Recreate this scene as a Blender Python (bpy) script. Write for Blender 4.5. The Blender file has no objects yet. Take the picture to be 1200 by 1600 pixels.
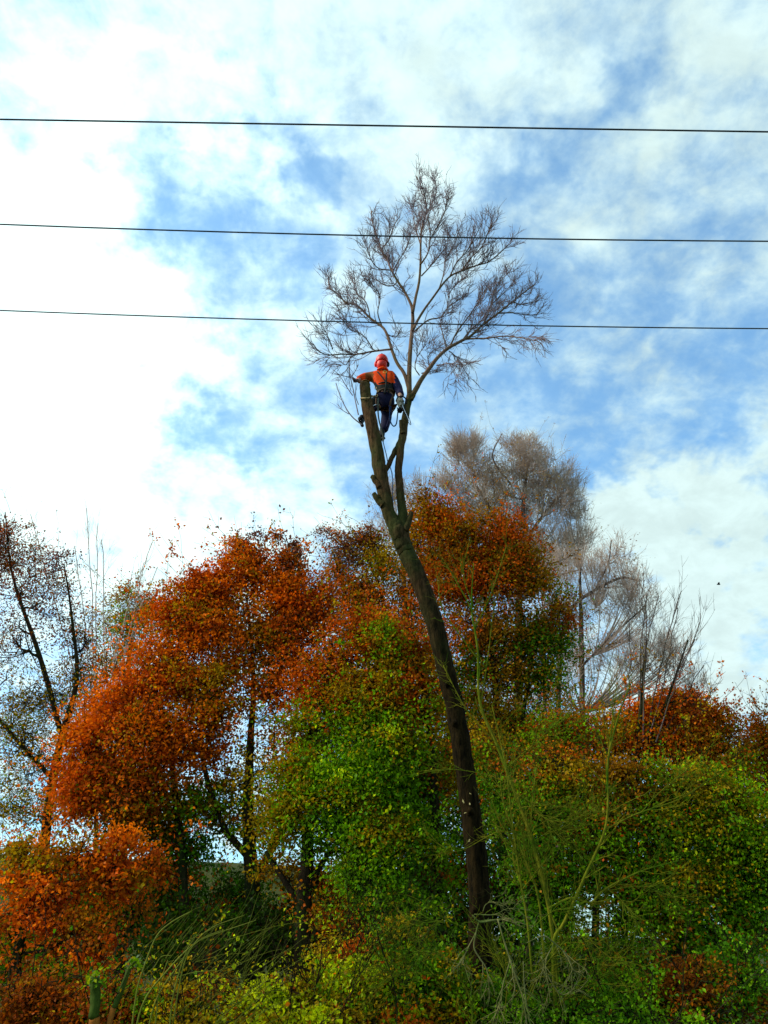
import bpy, bmesh, math
import numpy as np
from mathutils import Vector, Matrix

sc = bpy.context.scene
R = math.radians
# ---------------------------------------------------------------- camera
PITCH = 28.5; FPX = 1230.0; CH = 1.6
cam_d = bpy.data.cameras.new("camera"); cam = bpy.data.objects.new("camera", cam_d)
sc.collection.objects.link(cam); sc.camera = cam
cam.location = (0, 0, CH); cam.rotation_euler = (R(90 + PITCH), 0, 0)
cam_d.sensor_fit = 'VERTICAL'; cam_d.sensor_height = 36; cam_d.lens = 36 * FPX / 1600
cam_d.clip_start = 0.1; cam_d.clip_end = 4000
# ---------------------------------------------------------------- light
SUN_AZ, SUN_EL = -96.0, 38.0          # degrees left of the view direction (+Y), elevation
sd = Vector((math.sin(R(SUN_AZ)) * math.cos(R(SUN_EL)), math.cos(R(SUN_AZ)) * math.cos(R(SUN_EL)), math.sin(R(SUN_EL))))
sun_d = bpy.data.lights.new("sun", 'SUN'); sun = bpy.data.objects.new("sun", sun_d)
sc.collection.objects.link(sun); sun_d.energy = 4.0; sun_d.angle = R(9); sun_d.color = (1.0, 0.93, 0.8)
sun.rotation_euler = (-sd).to_track_quat('-Z', 'Y').to_euler()
sc.view_settings.view_transform = 'Standard'; sc.view_settings.look = 'None'
sc.view_settings.exposure = 0.0; sc.view_settings.gamma = 1.0; sc.view_settings.use_curve_mapping = False
sc.cycles.max_bounces = 5; sc.cycles.diffuse_bounces = 2; sc.cycles.transmission_bounces = 3
sc.cycles.transparent_max_bounces = 4

SP, CP = math.sin(R(PITCH)), math.cos(R(PITCH))
def ray(px, py):
    u, v = (px - 600) / FPX, (800 - py) / FPX
    return np.array([u, CP - v * SP, SP + v * CP])
def P(px, py, Y):
    """point of the place that stands Y metres in front and is seen at that pixel of the photograph"""
    d = ray(px, py); return d * (Y / d[1]) + np.array([0, 0, CH])
def mpp(px, py, Y):
    """metres per pixel there"""
    return (Y / ray(px, py)[1]) / FPX

# ---------------------------------------------------------------- node helpers
def N(nt, typ, **kw):
    n = nt.nodes.new(typ)
    for k, v in kw.items():
        if k == 'inp':
            for a, b in v.items(): n.inputs[a].default_value = b
        else: setattr(n, k, v)
    return n
def L(nt, a, b): nt.links.new(a, b)

# ---------------------------------------------------------------- sky
w = bpy.data.worlds.new("World"); sc.world = w; w.use_nodes = True
nt = w.node_tree; nt.nodes.clear()
out = N(nt, 'ShaderNodeOutputWorld'); bg = N(nt, 'ShaderNodeBackground'); bg.inputs[1].default_value = 0.1
L(nt, bg.outputs[0], out.inputs[0])
sky = N(nt, 'ShaderNodeTexSky', sky_type='NISHITA', sun_disc=False, sun_elevation=R(SUN_EL), sun_rotation=R(SUN_AZ),
        altitude=50, air_density=1.0, dust_density=0.6, ozone_density=2.0)
tc = N(nt, 'ShaderNodeTexCoord')
nrm = N(nt, 'ShaderNodeVectorMath', operation='NORMALIZE'); L(nt, tc.outputs['Generated'], nrm.inputs[0])
sep = N(nt, 'ShaderNodeSeparateXYZ'); L(nt, nrm.outputs[0], sep.inputs[0])
zc = N(nt, 'ShaderNodeMath', operation='MAXIMUM', inp={1: 0.0}); L(nt, sep.outputs[2], zc.inputs[0])
zz = N(nt, 'ShaderNodeMath', operation='ADD', inp={1: 0.35}); L(nt, zc.outputs[0], zz.inputs[0])
dx = N(nt, 'ShaderNodeMath', operation='DIVIDE'); L(nt, sep.outputs[0], dx.inputs[0]); L(nt, zz.outputs[0], dx.inputs[1])
dy = N(nt, 'ShaderNodeMath', operation='DIVIDE'); L(nt, sep.outputs[1], dy.inputs[0]); L(nt, zz.outputs[0], dy.inputs[1])
cmb = N(nt, 'ShaderNodeCombineXYZ'); L(nt, dx.outputs[0], cmb.inputs[0]); L(nt, dy.outputs[0], cmb.inputs[1])
def noise(scale, detail, rough, dist=0.0, off=(0, 0, 0)):
    mp = N(nt, 'ShaderNodeMapping'); mp.inputs['Location'].default_value = off
    L(nt, cmb.outputs[0], mp.inputs[0])
    n = N(nt, 'ShaderNodeTexNoise', inp={'Scale': scale, 'Detail': detail, 'Roughness': rough, 'Distortion': dist})
    L(nt, mp.outputs[0], n.inputs['Vector']); return n.outputs['Fac']
def m2(op, a, b):
    n = N(nt, 'ShaderNodeMath', operation=op)
    for i, x in enumerate((a, b)):
        if isinstance(x, (int, float)): n.inputs[i].default_value = x
        else: L(nt, x, n.inputs[i])
    return n.outputs[0]
def rng_(x, a, b, c, d, smooth=True):
    n = N(nt, 'ShaderNodeMapRange', interpolation_type='SMOOTHSTEP' if smooth else 'LINEAR')
    L(nt, x, n.inputs[0])
    for i, v in enumerate((a, b, c, d)): n.inputs[i + 1].default_value = v
    return n.outputs[0]
wn = N(nt, 'ShaderNodeTexNoise', inp={'Scale': 7.0, 'Detail': 5, 'Roughness': 0.6}); L(nt, nrm.outputs[0], wn.inputs['Vector'])
ws = N(nt, 'ShaderNodeVectorMath', operation='MULTIPLY_ADD'); L(nt, wn.outputs['Color'], ws.inputs[0]); ws.inputs[1].default_value = (.34,) * 3; ws.inputs[2].default_value = (-.17,) * 3
wrp = N(nt, 'ShaderNodeVectorMath', operation='ADD'); L(nt, nrm.outputs[0], wrp.inputs[0]); L(nt, ws.outputs[0], wrp.inputs[1])
wrn = N(nt, 'ShaderNodeVectorMath', operation='NORMALIZE'); L(nt, wrp.outputs[0], wrn.inputs[0])
def lobe(px, py, deg, amp):
    """a bank or a gap of cloud in that part of the sky"""
    d = ray(px, py); d = d / np.linalg.norm(d)
    v = N(nt, 'ShaderNodeVectorMath', operation='DOT_PRODUCT'); L(nt, wrn.outputs[0], v.inputs[0]); v.inputs[1].default_value = d
    return rng_(v.outputs['Value'], math.cos(R(deg)), 1.0, 0.0, amp)
dens = m2('MULTIPLY', noise(3.2, 3, 0.5, 0.2, (3.1, 1.7, 0)), 0.36)
dens = m2('ADD', dens, m2('MULTIPLY', noise(9.5, 4, 0.55, 0.25, (7.3, 2.2, 4)), 0.80))
dens = m2('ADD', dens, m2('MULTIPLY', noise(17, 5, 0.6, 0.4, (2.3, 6.2, 3)), 0.50))
dens = m2('ADD', dens, m2('MULTIPLY', noise(30, 6, 0.62, 0.15, (1.3, 8.2, 2)), 0.40))
for a in [(10, 470, 16, .26), (60, 60, 14, .16), (120, 760, 12, .10), (420, 90, 10, .08), (240, 560, 6, .12), (100, 820, 10, .08), (300, 880, 8, .14), (1030, 850, 8, .26), (1140, 960, 9, .24), (700, 60, 12, .10), (900, 60, 12, .12), (820, 290, 9, .08), (1000, 420, 9, .08), (960, 790, 4, .16),
          (1150, 740, 6, .16), (1100, 60, 9, .10), (430, 790, 7, .08), (640, 250, 6, .06), (410, 520, 5, .08), (996, 650, 2.5, .12), (560, 400, 6, .06),
          (280, 300, 6, -.16), (370, 400, 7, -.17), (700, 420, 13, -.07), (980, 560, 12, -.05), (820, 640, 12, -.04), (860, 200, 9, -.08), (620, 700, 6, -.10), (900, 700, 6, -.12), (500, 640, 6, -.08), (930, 170, 4.5, -.14), (320, 700, 5, -.12), (270, 640, 4, -.10),
          (780, 600, 10, -.02), (10, 195, 4, -.20), (345, 190, 3, -.14), (485, 300, 3, -.14), (760, 170, 3, -.08), (900, 330, 8, -.07), (1050, 560, 8, -.08), (1060, 800, 1.8, -.16), (1110, 870, 2, -.18), (1100, 800, 2, -.1)]:
    dens = m2('ADD', dens, lobe(*a))
cov = rng_(dens, 0.74, 1.30, 0.16, 1.0)
# light through the cloud: brighter towards the sun, shaded where it is thick
glow = m2('ADD', lobe(-350, 480, 55, .34), lobe(-40, 500, 30, .2))
thick = rng_(noise(13.0, 6, 0.62, 0.3, (1.4, 9.2, 2)), 0.3, 0.7, 0.92, 1.10)
lum = m2('MULTIPLY', m2('ADD', glow, 0.92), thick)
ccol = N(nt, 'ShaderNodeMix', data_type='RGBA')
L(nt, cov, ccol.inputs['Factor'])
ccol.inputs['A'].default_value = (5.2, 8.3, 9.9, 1); ccol.inputs['B'].default_value = (8.0, 10.2, 10.1, 1)
cl = N(nt, 'ShaderNodeVectorMath', operation='SCALE'); L(nt, ccol.outputs['Result'], cl.inputs[0]); L(nt, lum, cl.inputs['Scale'])
skm = N(nt, 'ShaderNodeVectorMath', operation='MULTIPLY'); L(nt, sky.outputs[0], skm.inputs[0]); skm.inputs[1].default_value = (1.25, 2.45, 3.0)
cv2 = m2('ADD', m2('MULTIPLY', cov, 0.88), 0.12)
mx = N(nt, 'ShaderNodeMix', data_type='RGBA'); L(nt, cv2, mx.inputs['Factor']); L(nt, skm.outputs[0], mx.inputs['A']); L(nt, cl.outputs[0], mx.inputs['B'])
L(nt, mx.outputs['Result'], bg.inputs[0])

# ---------------------------------------------------------------- materials
def mat(name):
    m = bpy.data.materials.new(name); m.use_nodes = True; m.node_tree.nodes.clear(); return m
def plain(name, col, rough=0.6, metal=0.0, var=0.25, scale=40, bump=0.0):
    m = mat(name); t = m.node_tree
    o = N(t, 'ShaderNodeOutputMaterial'); b = N(t, 'ShaderNodeBsdfPrincipled', inp={'Roughness': rough, 'Metallic': metal}); b.inputs['Specular IOR Level'].default_value = .5 if rough < .55 else .12
    L(t, b.outputs[0], o.inputs[0])
    n = N(t, 'ShaderNodeTexNoise', inp={'Scale': scale, 'Detail': 4}); c = N(t, 'ShaderNodeTexCoord'); L(t, c.outputs['Object'], n.inputs['Vector'])
    r = N(t, 'ShaderNodeMix', data_type='RGBA'); L(t, n.outputs[0], r.inputs['Factor'])
    r.inputs['A'].default_value = [x * (1 - var) for x in col] + [1]; r.inputs['B'].default_value = [min(1, x * (1 + var)) for x in col] + [1]
    L(t, r.outputs['Result'], b.inputs['Base Color'])
    if bump:
        bp = N(t, 'ShaderNodeBump', inp={'Strength': bump, 'Distance': 0.01}); L(t, n.outputs[0], bp.inputs['Height']); L(t, bp.outputs[0], b.inputs['Normal'])
    return m
def bark(name, c1, c2, c3, scale=6, bump=0.6, low=None):
    m = mat(name); t = m.node_tree
    o = N(t, 'ShaderNodeOutputMaterial'); b = N(t, 'ShaderNodeBsdfPrincipled', inp={'Roughness': 0.95}); b.inputs['Specular IOR Level'].default_value = 0.04
    L(t, b.outputs[0], o.inputs[0])
    c = N(t, 'ShaderNodeTexCoord'); mp = N(t, 'ShaderNodeMapping'); mp.inputs['Scale'].default_value = (1, 1, 0.22); L(t, c.outputs['Object'], mp.inputs[0])
    n1 = N(t, 'ShaderNodeTexNoise', inp={'Scale': scale * 4, 'Detail': 6, 'Roughness': 0.7, 'Distortion': 0.4}); L(t, mp.outputs[0], n1.inputs['Vector'])
    n2 = N(t, 'ShaderNodeTexNoise', inp={'Scale': scale * 0.25, 'Detail': 4, 'Roughness': 0.6}); L(t, c.outputs['Object'], n2.inputs['Vector'])
    r1 = N(t, 'ShaderNodeValToRGB'); r1.color_ramp.elements[0].position = 0.35; r1.color_ramp.elements[1].position = 0.68
    r1.color_ramp.elements[0].color = (*c1, 1); r1.color_ramp.elements[1].color = (*c2, 1); L(t, n1.outputs[0], r1.inputs[0])
    r2 = N(t, 'ShaderNodeMapRange', inp={1: 0.45, 2: 0.62}); L(t, n2.outputs[0], r2.inputs[0])
    mm = N(t, 'ShaderNodeMix', data_type='RGBA'); L(t, r2.outputs[0], mm.inputs['Factor']); L(t, r1.outputs[0], mm.inputs['A'])
    g = N(t, 'ShaderNodeMix', data_type='RGBA', blend_type='MULTIPLY', inp={'Factor': 0.6}); g.inputs['A'].default_value = (*c3, 1); L(t, n1.outputs[0], g.inputs['B'])
    L(t, g.outputs['Result'], mm.inputs['B']); last = mm.outputs['Result']
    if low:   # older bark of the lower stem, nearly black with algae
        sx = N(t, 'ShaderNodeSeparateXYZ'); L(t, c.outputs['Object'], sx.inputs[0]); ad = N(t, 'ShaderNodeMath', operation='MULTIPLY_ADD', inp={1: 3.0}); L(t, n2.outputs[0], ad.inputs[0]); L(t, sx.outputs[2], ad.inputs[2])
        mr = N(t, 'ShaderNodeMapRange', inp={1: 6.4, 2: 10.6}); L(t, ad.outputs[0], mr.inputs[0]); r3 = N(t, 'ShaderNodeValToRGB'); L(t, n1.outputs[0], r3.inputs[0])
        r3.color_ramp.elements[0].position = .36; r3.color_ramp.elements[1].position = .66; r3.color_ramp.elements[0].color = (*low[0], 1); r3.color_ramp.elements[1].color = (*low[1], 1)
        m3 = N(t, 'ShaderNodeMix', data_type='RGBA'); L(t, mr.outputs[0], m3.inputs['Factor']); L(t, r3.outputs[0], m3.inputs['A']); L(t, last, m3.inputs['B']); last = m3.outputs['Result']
    L(t, last, b.inputs['Base Color'])
    if bump:
        bp = N(t, 'ShaderNodeBump', inp={'Strength': bump, 'Distance': 0.05}); L(t, n1.outputs[0], bp.inputs['Height']); L(t, bp.outputs[0], b.inputs['Normal'])
    return m
M = {}
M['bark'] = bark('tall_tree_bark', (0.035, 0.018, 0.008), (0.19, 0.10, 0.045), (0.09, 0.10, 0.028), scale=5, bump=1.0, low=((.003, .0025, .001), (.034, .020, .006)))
M['limbbark'] = M['bark']
M['barktop'] = bark('upper_branch_bark', (0.11, 0.06, 0.04), (0.30, 0.17, 0.10), (0.20, 0.13, 0.06), bump=0.3)
M['twigtop'] = plain('bare_twig_bark', (0.26, 0.18, 0.18), 0.8, var=0.3, scale=2)
M['darkbark'] = bark('dark_bark', (0.012, 0.009, 0.005), (0.05, 0.03, 0.015), (0.03, 0.04, 0.01))
M['greybark'] = plain('grey_twig_bark', (0.56, 0.40, 0.30), 0.85, var=0.3, scale=1)
M['greytrunk'] = bark('grey_trunk_bark', (0.06, 0.045, 0.04), (0.20, 0.14, 0.12), (0.12, 0.10, 0.06))
M['palebark'] = bark('pale_green_bark', (0.06, 0.07, 0.003), (0.22, 0.20, 0.012), (0.09, 0.17, 0.006), bump=0.3)
M['dead'] = bark('dead_branch_bark', (0.07, 0.08, 0.015), (0.28, 0.24, 0.09), (0.09, 0.15, 0.02), bump=0.3)
M['cutwood'] = plain('fresh_cut_wood', (0.50, 0.30, 0.12), 0.7, var=0.2, scale=30)
M['straw'] = plain('dry_stem', (0.15, 0.16, 0.012), 0.7, var=0.4, scale=5)
lm = mat('leaf'); t = lm.node_tree
o = N(t, 'ShaderNodeOutputMaterial'); at = N(t, 'ShaderNodeAttribute', attribute_name='Col')
df = N(t, 'ShaderNodeBsdfDiffuse'); tr = N(t, 'ShaderNodeBsdfTranslucent'); ms = N(t, 'ShaderNodeMixShader', inp={0: 0.45})
gl = N(t, 'ShaderNodeBsdfGlossy', inp={'Roughness': 0.45}); gl.inputs[0].default_value = (1, 1, 1, 1); ms2 = N(t, 'ShaderNodeMixShader', inp={0: 0.004})
L(t, at.outputs['Color'], df.inputs[0]); L(t, at.outputs['Color'], tr.inputs[0]); L(t, df.outputs[0], ms.inputs[1]); L(t, tr.outputs[0], ms.inputs[2])
L(t, ms.outputs[0], ms2.inputs[1]); L(t, gl.outputs[0], ms2.inputs[2]); L(t, ms2.outputs[0], o.inputs[0]); M['leaf'] = lm

# ---------------------------------------------------------------- mesh helpers
def add_obj(name, me, parent=None, **props):
    o = bpy.data.objects.new(name, me); sc.collection.objects.link(o)
    if parent is not None:
        o.parent = parent; o.matrix_parent_inverse = Matrix.Translation(-parent.location)
    for k, v in props.items(): o[k] = v
    return o
def empty(name, loc, label, category, group=None):
    o = bpy.data.objects.new(name, None); sc.collection.objects.link(o); o.location = loc; o.empty_display_size = .3
    o['label'] = label; o['category'] = category
    if group: o['group'] = group
    return o
def quads(name, V, F, material, col=None, smooth=True):
    me = bpy.data.meshes.new(name); V = np.asarray(V, np.float32); F = np.asarray(F, np.int32)
    me.vertices.add(len(V)); me.vertices.foreach_set('co', V.ravel())
    me.loops.add(F.size); me.loops.foreach_set('vertex_index', F.ravel())
    me.polygons.add(len(F)); me.polygons.foreach_set('loop_start', np.arange(0, F.size, F.shape[1], dtype=np.int32))
    me.polygons.foreach_set('loop_total', np.full(len(F), F.shape[1], np.int32))
    me.polygons.foreach_set('use_smooth', np.full(len(F), smooth, bool))
    if col is not None:
        ca = me.color_attributes.new('Col', 'FLOAT_COLOR', 'POINT'); c = np.ones((len(V), 4), np.float32); c[:, :3] = col
        ca.data.foreach_set('color', c.ravel())
    me.materials.append(material); me.update(); me.validate(); return me
def frames(nodes):
    """nodes (B,n,3) -> two side vectors per node, carried along without twist"""
    B, n, _ = nodes.shape
    T = np.empty_like(nodes); T[:, 1:-1] = nodes[:, 2:] - nodes[:, :-2]; T[:, 0] = nodes[:, 1] - nodes[:, 0]; T[:, -1] = nodes[:, -1] - nodes[:, -2]
    T /= np.linalg.norm(T, axis=2, keepdims=True) + 1e-9
    U = np.empty_like(nodes); ref = np.where(np.abs(T[:, 0, 0:1]) < .8, np.array([[1., 0, 0]]), np.array([[0, 1., 0]]))
    for i in range(n):
        u = ref - T[:, i] * np.sum(ref * T[:, i], 1, keepdims=True); u /= np.linalg.norm(u, axis=1, keepdims=True) + 1e-9
        U[:, i] = u; ref = u
    return U, np.cross(T, U)
def tubes(nodes, rad, sides):
    B, n, _ = nodes.shape; U, W = frames(nodes)
    a = np.arange(sides) * 2 * math.pi / sides
    V = nodes[:, :, None, :] + rad[:, :, None, None] * (np.cos(a)[None, None, :, None] * U[:, :, None, :] + np.sin(a)[None, None, :, None] * W[:, :, None, :])
    b = (np.arange(B) * n * sides)[:, None, None] + (np.arange(n - 1) * sides)[None, :, None]
    s = np.arange(sides)[None, None, :]; s2 = (s + 1) % sides
    F = np.stack([b + s, b + s2, b + sides + s2, b + sides + s], -1).reshape(-1, 4)
    return V.reshape(-1, 3), F
class Bag:
    def __init__(s): s.V = []; s.F = []; s.n = 0
    def add(s, nodes, rad, sides=3):
        if len(nodes) == 0: return
        V, F = tubes(nodes, rad, sides); s.V.append(V); s.F.append(F + s.n); s.n += len(V)
    def mesh(s, name, m): return quads(name, np.concatenate(s.V), np.concatenate(s.F), m)
def spline(pts, n):
    """smooth Catmull-Rom path through rows of (x,y,z,r...)"""
    p = np.asarray(pts, float); m = len(p); q = np.vstack([2 * p[0] - p[1], p, 2 * p[-1] - p[-2]])
    t = np.linspace(0, m - 1 - 1e-6, n); i = t.astype(int); f = (t - i)[:, None]
    a, b, c, d = q[i], q[i + 1], q[i + 2], q[i + 3]
    return .5 * (2 * b + (c - a) * f + (2 * a - 5 * b + 4 * c - d) * f * f + (3 * b - a - 3 * c + d) * f ** 3)
def trace(pts, Y, yo=None):
    """photograph outline points (px,py,width px) -> rows x,y,z,radius at depth Y (+ offsets)"""
    rows = []
    for i, p in enumerate(pts):
        y = Y + (p[3] if len(p) > 3 else 0)
        rows.append([*P(p[0], p[1], y), p[2] * .5 * mpp(p[0], p[1], y)])
    return rows
def limb_mesh(name, rows, m, sides=10, n=None, rough=0.0, rs=None, cap=True):
    n = n or max(8, len(rows) * 5); c = spline(rows, n); c[:, 3] = np.maximum(c[:, 3], .003)
    if rs is not None: j = rs.normal(0, 1, (n, 3)); wn_ = max(3, n // 12); j = np.stack([np.convolve(j[:, q], np.ones(wn_) / wn_ ** .5, 'same') for q in range(3)], 1); c[1:-1, :3] += j[1:-1] * c[1:-1, 3:4] * .07
    V, F = tubes(c[None, :, :3], c[None, :, 3], sides); V = V.reshape(n, sides, 3)
    if rough and rs is not None:
        cc = c[:, None, :3]; k = rs.normal(0, 1, (n, sides)); k = sum(np.roll(k, q, 0) for q in range(6)) / 2.4; k = k - k.mean(1, keepdims=True)
        ridge = rs.normal(0, 1, (1, sides))
        V = cc + (V - cc) * (1 + rough * (k + ridge * .8))[:, :, None]
    V = V.reshape(-1, 3); F = list(map(list, F))
    me = bpy.data.meshes.new(name)
    if cap:
        F.append(list(range(sides))[::-1]); F.append([(n - 1) * sides + i for i in range(sides)])
    me.from_pydata(V.tolist(), [], F); me.polygons.foreach_set('use_smooth', [True] * len(me.polygons))
    me.materials.append(m); me.update(); return me

def unit(v): return v / (np.linalg.norm(v, axis=-1, keepdims=True) + 1e-9)
def sprout(rs, base, tan, length, r0, n, up, wander, spread, outward=None, ow=0.0):
    """vectorised twigs: base (B,3), parent direction (B,3) -> nodes (B,n,3)"""
    B = len(base); rnd = unit(rs.normal(0, 1, (B, 3))); side = unit(rnd - tan * np.sum(rnd * tan, 1, keepdims=True))
    d = unit(tan * np.cos(spread)[:, None] + side * np.sin(spread)[:, None] + (outward * ow if outward is not None else 0))
    nodes = np.empty((B, n, 3)); nodes[:, 0] = base; st = (length / (n - 1))[:, None]
    for i in range(1, n):
        d = unit(d + rs.normal(0, wander, (B, 3)) + np.array([0, 0, up])); nodes[:, i] = nodes[:, i - 1] + d * st
    rad = r0[:, None] * np.linspace(1, .45, n)[None, :]
    return nodes, rad
def pick(rs, nodes, rad, k, t0=.15, t1=1.0):
    """k start points on every branch"""
    B, n, _ = nodes.shape; bi = np.repeat(np.arange(B), k); t = rs.uniform(t0, t1, len(bi)) * (n - 1)
    i = np.minimum(t.astype(int), n - 2); f = (t - i)[:, None]
    b = nodes[bi, i] * (1 - f) + nodes[bi, i + 1] * f; tan = unit(nodes[bi, i + 1] - nodes[bi, i]); r = rad[bi, i] * (1 - f[:, 0]) + rad[bi, i + 1] * f[:, 0]
    return b, tan, r, t / (n - 1)

def leaves(rs, C, size, nbias, col, droop=0.2):
    """one bent four-cornered leaf at each of C"""
    B = len(C); a = unit(rs.normal(0, 1, (B, 3)) + np.array([0, 0, -droop])); nr = unit(rs.normal(0, 1, (B, 3)) + np.array(nbias))
    s = unit(np.cross(a, nr)); nn = np.cross(s, a); l = (size * rs.uniform(.6, 1.25, B))[:, None]; wd = l * rs.uniform(.28, .42, (B, 1))
    V = np.empty((B, 4, 3)); V[:, 0] = C - a * l * .5; V[:, 1] = C + s * wd + nn * l * .08; V[:, 2] = C + a * l * .5 - nn * l * .12 * rs.uniform(-1, 2, (B, 1)); V[:, 3] = C - s * wd + nn * l * .08
    F = np.arange(B * 4).reshape(B, 4); return V.reshape(-1, 3), F, np.repeat(col, 4, 0)

OR, RU, RD = (.86, .190, .002), (.62, .098, .002), (.19, .034, .014)
OL, GR, DG = (.42, .25, .002), (.19, .38, .002), (.07, .20, .002)
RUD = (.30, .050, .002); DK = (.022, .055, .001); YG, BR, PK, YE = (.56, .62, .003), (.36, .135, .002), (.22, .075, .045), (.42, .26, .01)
def palette(rs, pal, n):
    cs = np.array([p[0] for p in pal]); ws = np.array([p[1] for p in pal], float); ws /= ws.sum()
    return cs[rs.choice(len(cs), n, p=ws)]

def patch(pal, C, seed):
    """colours that hold together over about a metre of crown"""
    q = np.random.RandomState(seed + 900); v = sum(np.sin(C @ q.normal(0, 2.0, 3) + q.uniform(0, 6)) for _ in range(5)) / 2.2 + np.random.RandomState(seed + len(C)).normal(0, .45, len(C))
    from_ = .5 * (1 + np.tanh(v * 1.1)); ws = np.cumsum([p[1] for p in pal]); ws = ws / ws[-1]; order = np.random.RandomState(seed).permutation(len(pal))
    ws = np.cumsum([pal[i][1] for i in order]); ws = ws / ws[-1]; ix = np.minimum(np.searchsorted(ws, from_), len(pal) - 1)
    return np.array([pal[order[i]][0] for i in ix])

def gz(x, y):
    """height of the ground"""
    k = min(1, max(0, (y - 24) / 40)); k = k * k * (3 - 2 * k)
    s = min(1, max(0, (14 - x) / 22)); s = s * s * (3 - 2 * s)
    return k * (6.3 * s) + 0.04 * math.sin(x * 1.3) * math.cos(y * .9) + (0.012 * max(0, -x - 6) * k * 3)

def nearest(nodes, c):
    d = np.linalg.norm(nodes[:, :3] - c, axis=1) + np.where(nodes[:, 2] > c[2] - .15, 3.0, 0); return nodes[np.argmin(d)]

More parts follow.
